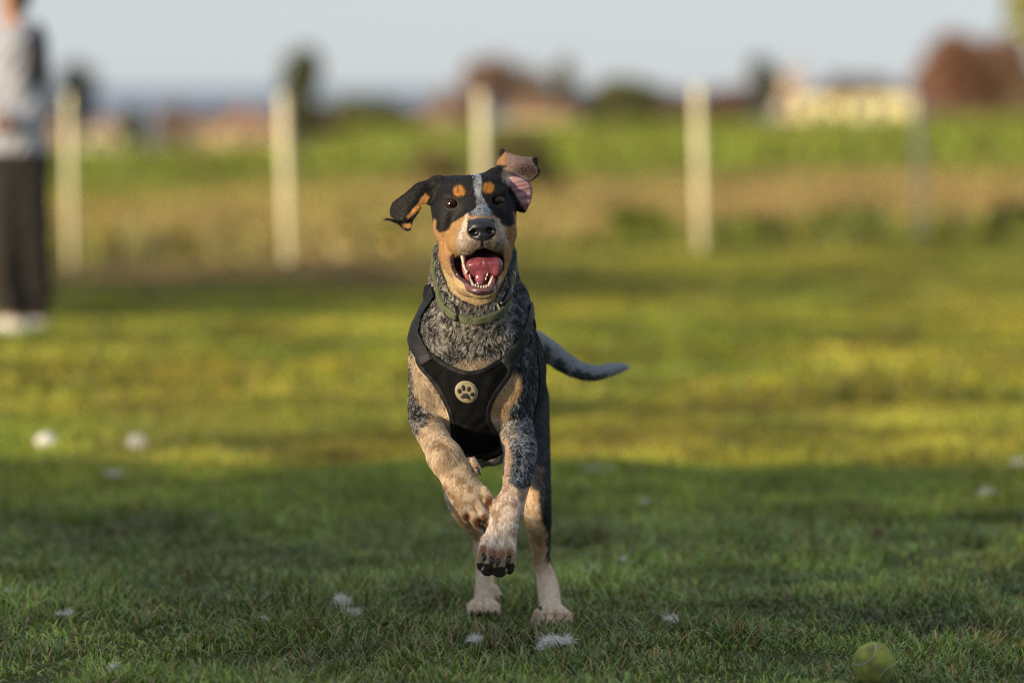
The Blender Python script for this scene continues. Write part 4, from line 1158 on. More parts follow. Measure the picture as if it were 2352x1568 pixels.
blades('field_grass', x, y, h, .35 + .3 * rng.random(len(x)), bladecol(x, y, .02), m_grass, .2 + .5 * rng.random(len(x)), 1, label='green fields in front of the village')

# longer tussocks, stalks and broad leaves in the foreground
def tuft_at(px, py, n, hh, spread, dry=.2):
    Y = CAM_H * FOC / (py - 200.0); X = (px - 1176) / FOC * Y
    x = X + rng.normal(0, spread, n); y = Y + rng.normal(0, spread, n)
    return x, y, hh * (.5 + .7 * rng.random(n)), dry
tx, ty, th, tc = [], [], [], []
for px, py, n, hh, sp, dr in [(1700, 1475, 420, .062, .035, .2), (1600, 1450, 260, .05, .03, .25), (960, 1500, 300, .055, .03, .2), (1010, 1470, 160, .05, .02, .3), (300, 1340, 300, .05, .05, .05), (500, 1480, 200, .045, .03, .25),
                              (2230, 1500, 300, .05, .05, .2), (1890, 1330, 240, .05, .06, .02), (620, 1450, 180, .04, .03, .3), (110, 1500, 220, .04, .05, .3), (1480, 1490, 160, .045, .03, .2), (2120, 1560, 200, .05, .05, .2),
                              (1330, 1540, 220, .04, .05, .2), (760, 1540, 260, .035, .06, .2), (2300, 1430, 220, .05, .05, .15), (330, 1545, 240, .035, .06, .2), (1180, 1480, 160, .035, .04, .25), (1840, 1550, 120, .03, .03, .3),
                              (700, 1330, 140, .045, .05, .1), (1500, 1350, 160, .045, .06, .15), (80, 1400, 160, .045, .05, .1), (2008, 1564, 140, .028, .025, .25), (1955, 1545, 120, .035, .02, .2), (2075, 1540, 140, .035, .02, .2), (1105, 1418, 120, .016, .03, .1), (1262, 1452, 140, .016, .03, .15), (1480, 1530, 240, .04, .05, .25), (560, 1560, 240, .04, .06, .2), (900, 1400, 160, .04, .05, .15)]:
    a1, a2, a3, a4 = tuft_at(px, py, n, hh, sp, dr); tx.append(a1); ty.append(a2); th.append(a3)
    cc_ = np.stack([.09 + .09 * rng.random(n), .16 + .09 * rng.random(n), .03 + .02 * rng.random(n)], 1)
    dd = rng.random(n) < dr; cc_[dd] = col(.33, .22, .08) * (.6 + .7 * rng.random((dd.sum(), 1))); tc.append(cc_)
tx, ty, th, tc = map(np.concatenate, (tx, ty, th, tc))
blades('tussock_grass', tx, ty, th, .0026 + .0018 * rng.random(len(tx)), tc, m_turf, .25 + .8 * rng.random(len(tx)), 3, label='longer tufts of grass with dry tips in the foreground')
def gpt(px, py, dz=0):
    """ground point seen at that picture position"""
    Y = CAM_H * FOC / (py - 200.0)
    for _ in range(6):
        X = (px - 1176) / FOC * Y; B = CAM_H - float(gz(X, Y)); Y = B * FOC / (py - 200.0)
    X = (px - 1176) / FOC * Y
    return np.array([X, Y, float(gz(X, Y)) + dz])
m_straw = simple('straw', (.30, .22, .11), .7, .2, .3, 200)
for (x0, y0, x1, y1, lab) in [(412, 1435, 409, 1368, 'upright brown stalk in the grass at left'), (318, 1448, 300, 1412, 'short leaning straw left of the upright stalk'),
                         (1868, 1450, 1905, 1438, 'pale straw lying behind the tennis ball'), (1578, 1472, 1598, 1435, 'thin dry stalk in the turf right of the dog'), (1440, 1497, 1482, 1478, 'thin straw leaning in the turf below the dog')]:
    p0 = gpt(x0, y0); sc_ = p0[1] / FOC
    p1 = p0 + np.array([(x1 - x0) * sc_, .02, (y0 - y1) * sc_])
    tag(tube('grass_stalk', [p0, (p0 + p1) / 2 + np.array([.002, 0, .001]), p1], [.0011, .0009, .0007], m_straw, None, 6), lab, 'stalk', 'dry stalks in the turf')

# ------------------------------------------------------------------ white down tufts on the grass
m_down = simple('white_down', (.76, .73, .68), .8, .2, .1, 100)
def down(px, py, wpx, hpx, n, lab, skew=0):
    n = int(n * 2.3)
    p = gpt(px, py + hpx * .4); s = p[1] / FOC; vs = []; fs = []
    lobes = []
    for _ in range(4):
        an = rng.normal(0, .5); lobes.append((rng.normal(0, wpx * .20 * s), rng.random() * hpx * .35 * s, np.array([math.cos(an) * (1 if rng.random() < .5 + skew else -1), rng.normal(0, .3), .25 + abs(math.sin(an)) * hpx / wpx])))
    for i in range(n):
        lx_, lz_, ld = lobes[int(rng.integers(4))]
        r0 = p + np.array([lx_ + rng.normal(0, wpx * .10 * s), rng.normal(0, .006), lz_ + abs(rng.normal(0, hpx * .14 * s)) + .016])
        d = ld + rng.normal(0, .45, 3); d /= np.linalg.norm(d)
        cu = rng.normal(0, 1, 3); cu -= d * (cu @ d); cu /= np.linalg.norm(cu); L = max(wpx, hpx) * s * (.12 + .30 * rng.random() ** 1.5)
        sd = np.cross(d, cu); w = .00026 * max(1, p[1] / 11)
        b0 = len(vs)
        for k in range(4):
            t = k / 3; q = r0 + d * L * t + cu * L * .6 * t * t; ww = w * (1 - .6 * t)
            vs += [q - sd * ww, q + sd * ww]
        fs += [(b0 + 2 * k, b0 + 2 * k + 1, b0 + 2 * k + 3, b0 + 2 * k + 2) for k in range(3)]
    return tag(mesh_obj('down_tuft', vs, np.array(fs), m_down), lab, 'down tuft', 'tufts of white down on the grass')
for a_ in [(785, 1402, 34, 50, 900, 'upright white tuft of down left of the dog, curled top'), (808, 1430, 46, 14, 500, 'flat white wisp of down under the curled tuft'), (1278, 1498, 66, 48, 460, 'largest fluffy white tuft of down, below the dog'),
           (1085, 1491, 56, 16, 160, 'thin white down left of the largest tuft'), (1548, 1440, 40, 34, 150, 'wispy forked white down right of the dog'), (600, 1442, 30, 18, 160, 'small white down tuft left of the curled one'),
           (145, 1430, 34, 16, 160, 'small white down tuft near the left edge'), (14, 1378, 40, 14, 180, 'white down cut by the left edge of the picture'), (1360, 1333, 60, 10, 150, 'long blurred white wisp right of the hind leg'),
           (1482, 1166, 20, 16, 60, 'small faint tuft where the shade begins, right of the dog'), (2262, 1146, 44, 20, 150, 'blurred white tuft near the right edge'), (2338, 1075, 30, 24, 200, 'white tuft cut by the right edge'),
           (1366, 1090, 50, 12, 70, 'faint white wisp near the edge of the shade'), (258, 1102, 44, 18, 110, 'blurred pale tuft at the shade edge, left'), (305, 1030, 46, 50, 700, 'bright blurred tuft in the sun, right of the brightest one'),
           (262, 1556, 36, 20, 120, 'faint tuft at the bottom edge'), (1430, 1302, 22, 12, 90, 'tiny down fleck above the long wisp')]:
    down(*a_)
# crumpled white scrap, brown leaves
def scrap(name, px, py, r, mat, lab, cat, seed, flat=.7, group=None):
    p = gpt(px, py + r * .5); s = p[1] / FOC; g = np.random.default_rng(seed); sg = 20; vs = []
    for i in range(sg // 2 + 1):
        for j in range(sg):
            u, w = math.pi * i / (sg // 2), 2 * math.pi * j / sg
            d = np.array([math.sin(u) * math.cos(w), math.sin(u) * math.sin(w), math.cos(u)])
            k = r * s * (.7 + .7 * float(fbm(d[0] * 1.6 + seed, d[1] * 1.6, d[2] * 1.6, seed, 3)))
            vs.append(p + d * k * np.array([1, 1, flat]) + np.array([0, 0, r * s * .6]))
    fs = [(i * sg + j, (i + 1) * sg + j, (i + 1) * sg + (j + 1) % sg, i * sg + (j + 1) % sg) for i in range(sg // 2) for j in range(sg)]
    return tag(mesh_obj(name, vs, np.array(fs), mat, None, smooth_sh=False), lab, cat, group)
scrap('paper_scrap', 105, 1012, 24, simple('white_paper', (.80, .76, .70), .8, .2, .05, 30), 'bright crumpled white scrap on the sunlit grass at left', 'scrap', 5, .75)
m_leaf = simple('dead_leaf', (.12, .055, .035), .8, .2, .4, 200)
for px, py, r, lab, sd in [(2160, 1437, 11, 'curled dark brown leaf above the tennis ball', 3), (2015, 1224, 15, 'blurred red brown leaf on the shaded turf', 8), (800, 1500, 9, 'small greyish dead leaf below the curled tuft', 12), (1420, 1425, 9, 'dry brown leaf right of the hind paw', 15)]:
    scrap('dead_leaf', px, py, r, m_leaf, lab, 'leaf', sd, .6, 'dead leaves in the turf')

# ------------------------------------------------------------------ tennis ball
bY = 9.2; bc = P(2007.5, 1523, bY); br = .0336
ball_m, n_, l_, b_ = mat_new('tennis_felt')
_t = n_.new("ShaderNodeTexCoord"); _n = n_.new("ShaderNodeTexNoise"); _n.inputs["Scale"].default_value = 45; _n.inputs["Detail"].default_value = 5; l_.new(_t.outputs["Object"], _n.inputs["Vector"])
_r = n_.new("ShaderNodeValToRGB"); _e = _r.color_ramp.elements; _e[0].position = .38; _e[0].color = (.16, .16, .05, 1); _e[1].position = .58; _e[1].color = (.36, .39, .08, 1)
l_.new(_n.outputs["Fac"], _r.inputs[0]); l_.new(_r.outputs[0], b_.inputs["Base Color"]); b_.inputs["Roughness"].default_value = .95; b_.inputs["Sheen Weight"].default_value = .3
tb = empty('tennis_ball', (bc[0], bc[1], bc[2]), 'dirty yellow green tennis ball half sunk in the grass at lower right', 'tennis ball')
ball('felt', bc, br, ball_m, tb, 40)
sm = []
for i in range(81):
    t = 2 * math.pi * i / 80; a_, b2 = .72, .28
    q = np.array([a_ * math.cos(t) + b2 * math.cos(3 * t), a_ * math.sin(t) - b2 * math.sin(3 * t), 2 * math.sqrt(a_ * b2) * math.sin(2 * t)])
    q = np.array([q[0], q[2], q[1]]); q = np.array([q[0], q[1], q[2]]); ang = .12; q = np.array([q[0] * math.cos(ang) - q[1] * math.sin(ang), q[0] * math.sin(ang) + q[1] * math.cos(ang), q[2]])
    sm.append(bc + q / np.linalg.norm(q) * br * 1.0)
tube('seam', sm, [.0010] * 81, simple('seam_rubber', (.42, .43, .38), .7), tb, 6)
nf = 16000; d = rng.normal(0, 1, (nf, 3)); d /= np.linalg.norm(d, axis=1)[:, None]
j = rng.normal(0, .6, (nf, 3)); p0 = bc + d * br; p1 = p0 + (d * .5 + j * .5) * .0012; p2 = p1 + (d * .3 + j * .8) * .0012
fcol = np.stack([.25 + .22 * rng.random(nf), .30 + .22 * rng.random(nf), .06 + .04 * rng.random(nf)], 1)
curves_obj('fuzz', np.stack([p0, p1, p2], 1), np.tile([.00012, .0001, .00003], (nf, 1)), m_hair, tb, fcol)

# ------------------------------------------------------------------ fence of pale posts and wire
fence = empty('fence', gpt(1110, 600), 'fence of pale round posts joined by thin wire behind the dog', 'fence')
m_post = simple('pale_post', (.82, .74, .48), .6, .3, .08, 6); m_shade_post = simple('shaded_post', (.13, .15, .16), .6, .3, .1, 6); m_wire = simple('wire', (.30, .30, .29), .5, .5, .1, 20, metal=.6)  # fifth post has its shade put into the dark grey colour
posts = [(-330, 215, -322, 628, 43, .035, m_post), (157, 214, 163, 612, 43, .026, m_post), (650, 216, 663, 608, 43.4, .035, m_post), (1105, 212, 1113, 594, 44, .035, m_post), (1602, 198, 1612, 577, 44.6, .034, m_post), (2107, 205, 2115, 558, 45.5, .024, m_shade_post), (2620, 200, 2628, 545, 46.5, .034, m_post)]
tops = []
for xa, ya, xb, yb, Yp, r, m in posts:
    a_, b2 = P(xa, ya, Yp), P(xb, yb, Yp); b2[2] = float(gz(b2[0], b2[1])) - .02
    tube('post', [b2, (a_ + b2) / 2, a_ - np.array([0, 0, .012]), a_], [r, r, r, r * .6], m, fence, 14); tops.append((a_, b2))
for k, fr in enumerate((.10, .5, .93)):
    tube('wire', [a_ * (1 - fr) + b2 * fr + np.array([0, -.03, 0]) for a_, b2 in tops], [.0018] * len(tops), m_wire, fence, 5)

# ------------------------------------------------------------------ person standing at the left edge
PW = Wof(26.6); ops = []
cap((22, -40, PW), (20, -8, PW + 14), 36, 30, 10, ops=ops)                     # head
ell((2, -12, PW + 30), (12, 9, 10), 8, ops=ops)                               # nose side of the face
cap((24, 10, PW - 4), (30, 62, PW - 10), 20, 24, 10, ops=ops)                  # neck
cap((32, 110, PW), (34, 300, PW), 54, 48, 30, ops=ops)          # torso
cap((0, 84, PW + 8), (62, 88, PW - 8), 26, 26, 20, ops=ops)                    # shoulders
cap((34, 320, PW), (36, 385, PW), 52, 54, 30, ops=ops, sc=(1, .8, 1))          # hips
chain([(72, 100, PW - 16, 22), (86, 200, PW - 10, 19), (62, 268, PW + 110, 15), (22, 282, PW + 175, 11)], 12, ops=ops)   # arms bent in front
chain([(-4, 96, PW + 10, 22), (-26, 195, PW + 24, 19), (-14, 268, PW + 120, 15), (10, 280, PW + 190, 11)], 12, ops=ops)
for sx_, bx, by, bw in ((-1, 10, 283, PW + 184), (1, 16, 282, PW + 204)):
    ell((bx, by, bw), (13, 8, 12), 4, ops=ops)
    for q in range(4): cap((bx - 8 * 1, by - 6 + 4 * q, bw + 4), (bx - 22 + abs(q - 1.4) * 2, by - 4 + 4.4 * q, bw + 8), 3.4, 2.6, 1.5, ops=ops)
    cap((bx - 2, by - 6, bw + 6), (bx - 12, by - 14, bw + 10), 3.8, 3.0, 2, ops=ops)
chain([(62, 380, PW - 10, 42), (70, 540, PW + 10, 36), (80, 640, PW - 12, 30), (82, 738, PW - 30, 20)], 16, ops=ops)
chain([(12, 380, PW + 10, 42), (10, 550, PW + 60, 34), (14, 650, PW + 60, 28), (28, 740, PW + 55, 18)], 16, ops=ops)
cap((80, 745, PW - 30), (54, 756, PW - 10), 14, 11, 8, ops=ops); cap((50, 748, PW + 5), (44, 752, PW + 60), 18, 15, 8, ops=ops); cap((6, 750, PW + 5), (-6, 756, PW + 60), 16, 13, 8, ops=ops)
lo, hi = D(-130, 800, PW + 260), D(190, -110, PW - 120)
lo, hi = np.minimum(lo, hi), np.maximum(lo, hi)
Q = Field(lo, hi, .0075)
for kind, fn, a_, b2, k in ops: Q.op(kind, fn, a_, b2, k)
gx_, gy_, gz_ = np.meshgrid(*Q.ax, indexing='ij'); qX, qY, qW = gpix(gx_, gy_, gz_); del gx_, gy_, gz_
person = empty('person', gpt(50, 762), 'person in a light sweater, dark trousers and white shoes standing at the left edge', 'person')
v_, f_ = nets(Q.v, Q.lo, Q.h); mesh_obj('body', v_, f_, simple('skin', (.45, .25, .16), .55, .4, .08, 30), person)
sw_r = np.maximum(qY - 352, 58 - qY) * .002
handcut = (20 - np.hypot(qX - 4, qY - 284)) * .002 * (qW > PW + 150) - 1 * (qW <= PW + 150)
fold = .006 * np.sin(qY * .09 + qX * .11 + 2.2 * np.sin(qX * .06 + qY * .031)) * np.sin(qX * .05 - qY * .02)
v_, f_ = nets(np.maximum(np.maximum(np.maximum(Q.v - .026 - fold, sw_r), -(Q.v + .006)), handcut), Q.lo, Q.h)
mesh_obj('sweater', v_, f_, simple('sweater_knit', (.36, .37, .41), .9, .2, .08, 30, .003, bscale=200), person)
v_, f_ = nets(np.maximum(np.maximum(Q.v - .020 - fold * .9, np.maximum(335 - qY, qY - 726) * .002), -(Q.v + .006)), Q.lo, Q.h)
mesh_obj('trousers', v_, f_, simple('dark_trousers', (.030, .026, .022), .85, .2, .15, 20), person)
m_shoe = simple('white_shoe', (.80, .76, .68), .6)
for sg_ in (-1, 1):
    v_, f_ = nets(np.maximum(np.maximum(np.maximum(Q.v - .012, (734 - qY) * .002), -(Q.v + .006)), sg_ * (qX - 26) * .002), Q.lo, Q.h)
    mesh_obj('shoe', v_, f_, m_shoe, person)
hops = []; cap((30, -52, PW - 4), (40, -14, PW - 14), 38, 32, 10, ops=hops); cap((46, -20, PW - 20), (54, 20, PW - 24), 20, 12, 10, ops=hops)
H2 = Field(lo, hi, .009)
for kind, fn, a_, b2, k in hops: H2.op(kind, fn, a_, b2, k)
v_, f_ = nets(H2.v, H2.lo, H2.h)
mesh_obj('hair', v_, f_, simple('dark_hair', (.025, .018, .014), .5), person)
bops = []; ell((86, 128, PW + 10), (26, 78, 90), 8, ops=bops); cap((60, 84, PW - 10), (84, 92, PW - 30), 9, 9, 8, ops=bops); cap((62, 190, PW - 20), (84, 180, PW - 34), 8, 8, 8, ops=bops)
H3 = Field(lo, hi, .008)
for kind, fn, a_, b2, k in bops: H3.op(kind, fn, a_, b2, k)
v_, f_ = nets(H3.v, H3.lo, H3.h)
tag(mesh_obj('backpack', v_, f_, simple('dark_nylon', (.02, .022, .03), .6, .3, .2, 20)), 'dark navy backpack on the back of the person at the left edge', 'backpack')
del qX, qY, qW

# ------------------------------------------------------------------ trees, bushes and hedges
def leaf_cloud(name, cens, n, size, colr, mat, parent, dense=.55):
    """leaf clumps in a set of ellipsoids cens = [(centre, radii)]"""
    P0, S0 = [], []
    tot = sum(float(np.prod(r)) ** .67 for _, r in cens)
    for c, r in cens:
        k = max(8, int(n * float(np.prod(r)) ** .67 / tot))
        d = rng.normal(0, 1, (k * 2, 3)); d /= np.linalg.norm(d, axis=1)[:, None]
        rad = (dense + (1 - dense) * rng.random(k * 2)) * (.72 + .5 * fbm(d[:, 0] * 2.1 + c[0], d[:, 1] * 2.1 + c[1], d[:, 2] * 2.1, 71))
        q = np.array(c) + d * rad[:, None] * np.array(r)
        hole = fbm(q[:, 0] / (r[0] * .35), q[:, 1] / (r[1] * .35), q[:, 2] / (r[2] * .35), 72, 2) > .20
        P0.append(q[hole][:k])
    p = np.concatenate(P0); n = len(p)
    a1 = rng.normal(0, 1, (n, 3)); a1 /= np.linalg.norm(a1, axis=1)[:, None]
    a2 = np.cross(a1, rng.normal(0, 1, (n, 3))); a2 /= np.linalg.norm(a2, axis=1)[:, None]
    s = (size * (.5 + rng.random(n)))[:, None]
    vs = np.stack([p - a1 * s, p + a2 * s * .5, p + a1 * s, p - a2 * s * .5], 1).reshape(-1, 3)
    f = (np.arange(n) * 4)[:, None] + np.array([[0, 1, 2, 3]])
    cc_ = np.array(colr) * (.6 + .8 * rng.random((n, 1))) * (.8 + .4 * rng.random((n, 3)))
    return mesh_obj(name, vs, f, mat, parent, col=np.repeat(cc_, 4, 0), smooth_sh=False)
m_foli = attr_mat('foliage', .6, .2, transl=.2); m_bark = simple('bark', (.10, .07, .05), .9, .1, .3, 2)
def tree(px, ytop, ybase, hw, Y, colr, label, name='tree', n=1600, group=None, trunk=True, crown_from=.25, lumps=6, cat='tree'):
    b2 = P(px, ybase, Y); b2[2] = float(gz(b2[0], Y))
    if Y > 400: hw *= 1.22; ytop -= 12
    top = P(px, ytop, Y)[2]; H = top - b2[2]; w = hw * Y / FOC
    o = empty(name, b2, label, cat, group)
    cz = b2[2] + H * (crown_from + (1 - crown_from) * .5); rz = H * (1 - crown_from) * .5
    cens = [((b2[0], Y, cz), (w * .95, w * .95, rz * 1.0))]
    g = np.random.default_rng(int(px) + 5000)
    for i in range(lumps):
        an = g.random() * 6.28; rr_ = .35 + .4 * g.random(); zz_ = g.random() * 1.3 - .65
        cens.append(((b2[0] + math.cos(an) * w * rr_, Y + math.sin(an) * w * rr_, cz + zz_ * rz), (w * .45, w * .45, rz * .42)))
    leaf_cloud('crown', cens, n, max(w, rz) * .075 + .03, colr, m_foli, o)
    if trunk:
        tr = max(.04, H * .022)
        tube('trunk', [b2 - np.array([0, 0, .2]), b2 + np.array([0, 0, H * .3]), b2 + np.array([tr, 0, H * .62]), b2 + np.array([0, tr, H * .9])], [tr * 1.5, tr, tr * .7, tr * .2], m_bark, o, 8)
        for i in range(5):
            an = i * 1.3 + g.random(); z0 = H * (crown_from + .1 + .1 * i)
            tube('limb', [b2 + np.array([0, 0, z0 * .8]), b2 + np.array([math.cos(an) * w * .35, math.sin(an) * w * .35, z0]), b2 + np.array([math.cos(an) * w * .7, math.sin(an) * w * .7, z0 + H * .12])], [tr * .5, tr * .35, tr * .1], m_bark, o, 6)
    return o
G_DK, G_OL, BRN, RED = (.035, .055, .018), (.10, .11, .022), (.13, .075, .06), (.22, .06, .035)
tree(178, 140, 292, 46, 560, (.06, .075, .07), 'dark rounded tree behind the leftmost fence post', n=2200)  # far tree colours paled and dulled to stand in for haze
tree(686, 112, 296, 44, 480, (.12, .125, .06), 'tall narrow dark tree behind the second post from the left', 'conifer_tree', 2200, crown_from=.08)
tree(850, 228, 300, 62, 420, (.17, .17, .05), 'low olive bush between the second and third posts', 'bush', 1600, trunk=False, crown_from=0, cat='bush')
tree(1120, 134, 300, 58, 620, (.30, .19, .14), 'wide reddish brown tree behind the third post', n=3000, crown_from=.15)
tree(1205, 152, 300, 56, 640, (.24, .17, .13), 'brown bare looking tree right of the reddish one', n=2400, crown_from=.15)
tree(1297, 138, 300, 24, 600, (.17, .14, .07), 'slim tree rising above the brown trees', n=1200, crown_from=.45)
tree(1330, 215, 300, 60, 650, (.27, .19, .15), 'low brown thicket right of the slim tree', 'bush', 1500, trunk=False, crown_from=0, cat='bush')
tree(1455, 188, 300, 66, 560, (.15, .15, .05), 'round olive green tree left of the fourth post', n=2400, crown_from=.1)
tree(1560, 222, 300, 70, 650, (.23, .16, .12), 'brown thicket behind the fourth post', 'bush', 1500, trunk=False, crown_from=0, cat='bush')
tree(1680, 205, 298, 66, 650, (.24, .13, .10), 'dull red thicket right of the fourth post', 'bush', 1800, trunk=False, crown_from=0, cat='bush')
tree(1756, 142, 300, 34, 560, (.11, .11, .06), 'dark narrow tree left of the yellow building', 'conifer_tree', 1800, crown_from=.1)
tree(2190, 84, 300, 84, 520, (.31, .165, .10), 'large copper red tree right of the fifth post', n=3600, crown_from=.06, lumps=9)
tree(2290, 88, 300, 92, 540, (.30, .18, .11), 'large brown red tree at the right edge', n=3600, crown_from=.06, lumps=9)
tree(2360, 200, 300, 50, 500, (.24, .17, .09), 'pale tan bush at the right edge', 'bush', 1200, trunk=False, crown_from=0, cat='bush')
tree(300, 246, 300, 44, 600, (.09, .09, .03), 'small olive bush right of the dark tree', 'bush', 1200, trunk=False, crown_from=0, cat='bush')
tree(1180, 292, 425, 112, 105, (.15, .135, .045), 'dark olive bush in the field directly behind the dog', 'bush', 1300, trunk=False, crown_from=0, cat='bush')
tree(1000, 330, 420, 70, 115, (.26, .20, .08), 'low brown bush left of the dark olive one', 'bush', 1200, trunk=False, crown_from=0, cat='bush')
tree(2440, -150, 640, 150, 58, (.34, .32, .06), 'yellow green tree reaching into the top right corner', n=2600, crown_from=.60, lumps=8)
tree(880, 520, 592, 44, 50, (.14, .17, .015), 'bright yellow green weed clump behind the dog', 'weed_clump', 900, trunk=False, crown_from=0, cat='weed')
tree(1480, 478, 580, 70, 50, (.12, .15, .02), 'green weed clump left of the fourth post', 'weed_clump', 1200, trunk=False, crown_from=0, cat='weed')
tree(1740, 500, 580, 70, 52, (.028, .05, .015), 'dark green weed clump right of the fourth post', 'weed_clump', 1200, trunk=False, crown_from=0, cat='weed')
tree(2330, 470, 585, 86, 50, (.03, .055, .015), 'dark green weed clump at the right edge', 'weed_clump', 1400, trunk=False, crown_from=0, cat='weed')
tree(1960, 478, 560, 90, 54, (.13, .16, .02), 'light green weed clump left of the fifth post', 'weed_clump', 1300, trunk=False, crown_from=0, cat='weed')
tree(370, 540, 600, 60, 49, (.06, .06, .03), 'dull olive weed clump between the two left posts', 'weed_clump', 900, trunk=False, crown_from=0, cat='weed')

for k_, (px_, yt_, hw_, c_, lab_) in enumerate([(1040, 222, 44, (.28, .18, .13), 'reddish scrub sloping down left of the wide tree'), (1268, 214, 34, (.25, .18, .14), 'brown scrub under the slim tree'), (430, 262, 60, (.24, .17, .11), 'brown scrub above the low tan house'), (560, 254, 70, (.30, .19, .13), 'reddish scrub left of the tall dark tree'), (760, 262, 60, (.20, .16, .08), 'brown green scrub right of the tall dark tree'),
        (960, 270, 60, (.24, .18, .10), 'tan scrub beside the low olive bush'), (1390, 232, 60, (.20, .17, .10), 'brown scrub left of the round olive tree'), (1620, 236, 70, (.22, .15, .11), 'brown scrub left of the dull red thicket'), (120, 262, 50, (.20, .16, .11), 'brown scrub beside the person'), (1500, 240, 60, (.17, .15, .07), 'olive scrub right of the round tree')]):
    tree(px_, yt_ - 12, 302, hw_ * 1.4, 640 + 6 * k_, c_, lab_, 'bush', 1200, trunk=False, crown_from=0, cat='bush')
# ------------------------------------------------------------------ houses of the village
def bxv(x0, x1, y0, y1, z0, z1):
    return [(x0, y0, z0), (x1, y0, z0), (x1, y1, z0), (x0, y1, z0), (x0, y0, z1), (x1, y0, z1), (x1, y1, z1), (x0, y1, z1)], [(0, 3, 2, 1), (4, 5, 6, 7), (0, 1, 5, 4), (1, 2, 6, 5), (2, 3, 7, 6), (3, 0, 4, 7)]
def box_obj(name, dims, mat, parent):
    v, f = bxv(*dims); return mesh_obj(name, v, np.array(f), mat, parent, smooth_sh=False)
m_glass = simple('window_glass', (.03, .035, .04), .15, .5); m_frame = simple('window_frame', (.6, .6, .56), .6); m_door = simple('door', (.12, .07, .04), .6)
def house(px0, px1, yridge, yeave, ybase, Y, wall, roof, label, nwin=3, gable=False):
    z0 = P(0, ybase, Y)[2] - 1.5; ze = P(0, yeave, Y)[2]; zr = P(0, yridge, Y)[2]; x0 = P(px0, 300, Y)[0]; x1 = P(px1, 300, Y)[0]; zb = P(0, ybase, Y)[2]
    o = empty('house', ((x0 + x1) / 2, Y + 4, z0), label, 'house', 'village houses')
    box_obj('wall', (x0, x1, Y, Y + 8, z0, ze), simple('render', wall, .85, .2, .06, .5), o)
    e = .4
    if gable: v = [(x0 - e, Y - e, ze - .1), (x1 + e, Y - e, ze - .1), ((x0 + x1) / 2, Y - e, zr), (x0 - e, Y + 8 + e, ze - .1), (x1 + e, Y + 8 + e, ze - .1), ((x0 + x1) / 2, Y + 8 + e, zr)]; f = [np.array([(0, 2, 5, 3), (1, 4, 5, 2), (0, 3, 4, 1)]), np.array([(0, 1, 2), (3, 5, 4)])]
    else: v = [(x0 - e, Y - e, ze - .1), (x1 + e, Y - e, ze - .1), (x1 + e, Y + 8 + e, ze - .1), (x0 - e, Y + 8 + e, ze - .1), (x0 + 1.6, Y + 4, zr), (x1 - 1.6, Y + 4, zr)]; f = [np.array([(0, 1, 5, 4), (2, 3, 4, 5), (3, 2, 1, 0)]), np.array([(1, 2, 5), (3, 0, 4)])]
    rf = mesh_obj('roof', v, f, simple('roof_tiles', roof, .85, .2, .2, 1.5), o, smooth_sh=False)
    box_obj('chimney', (x0 + 2.2, x0 + 2.8, Y + 3.6, Y + 4.4, (ze + zr) / 2, zr + .5), simple('chimney_brick', roof, .9), rf)
    hh = ze - zb; wd = (x1 - x0) / (nwin + 1)
    for i in range(nwin):
        cx = x0 + wd * (i + 1) + (wd * .12 if i % 2 else 0)
        if i == nwin // 2:
            box_obj('door', (cx - .45, cx + .45, Y - .05, Y + .02, zb - .1, zb + min(2.0, hh * .8)), m_door, o)
        else:
            w_ = box_obj('window', (cx - .55, cx + .55, Y - .06, Y + .02, zb + hh * .38, zb + hh * .78), m_frame, o)
            box_obj('pane', (cx - .46, cx + .46, Y - .08, Y - .055, zb + hh * .38 + .08, zb + hh * .78 - .08), m_glass, w_)
house(1842, 1940, 208, 222, 304, 520, (.95, .82, .42), (.10, .07, .06), 'small sunlit yellow house left of the gap beside its neighbour', 2)
house(1960, 2094, 206, 220, 304, 520, (.95, .84, .46), (.10, .07, .06), 'long sunlit yellow house left of the fifth post', 2)
house(1790, 1842, 158, 196, 260, 600, (.62, .50, .38), (.45, .30, .22), 'pale house with a tall gable left of the yellow houses', 1, True)
house(1880, 2070, 176, 212, 300, 690, (.16, .12, .11), (.11, .07, .065), 'dark house with a red brown roof behind the yellow houses', 4)
house(1160, 1330, 240, 270, 312, 600, (.78, .66, .46), (.42, .24, .13), 'cream house with an orange roof behind the dark bush', 4)
house(960, 1075, 258, 284, 316, 600, (.60, .44, .26), (.38, .22, .13), 'tan house left of the third post', 3)
house(500, 650, 258, 286, 344, 560, (.48, .34, .20), (.34, .17, .11), 'tan house with red brown roof left of the second post', 3)
house(376, 500, 270, 296, 346, 565, (.50, .40, .24), (.34, .18, .12), 'low tan house between the two left posts', 3)
house(190, 268, 272, 298, 352, 520, (.75, .66, .42), (.34, .19, .12), 'cream house just right of the leftmost post', 2)
house(80, 150, 262, 292, 345, 580, (.45, .33, .24), (.32, .17, .13), 'brown house left of the leftmost post', 2)
house(700, 800, 262, 286, 300, 680, (.26, .20, .15), (.20, .12, .10), 'dull brown house right of the tall dark tree', 2)
house(2095, 2330, 230, 262, 300, 640, (.26, .18, .12), (.20, .10, .08), 'brown house under the copper red trees', 5)

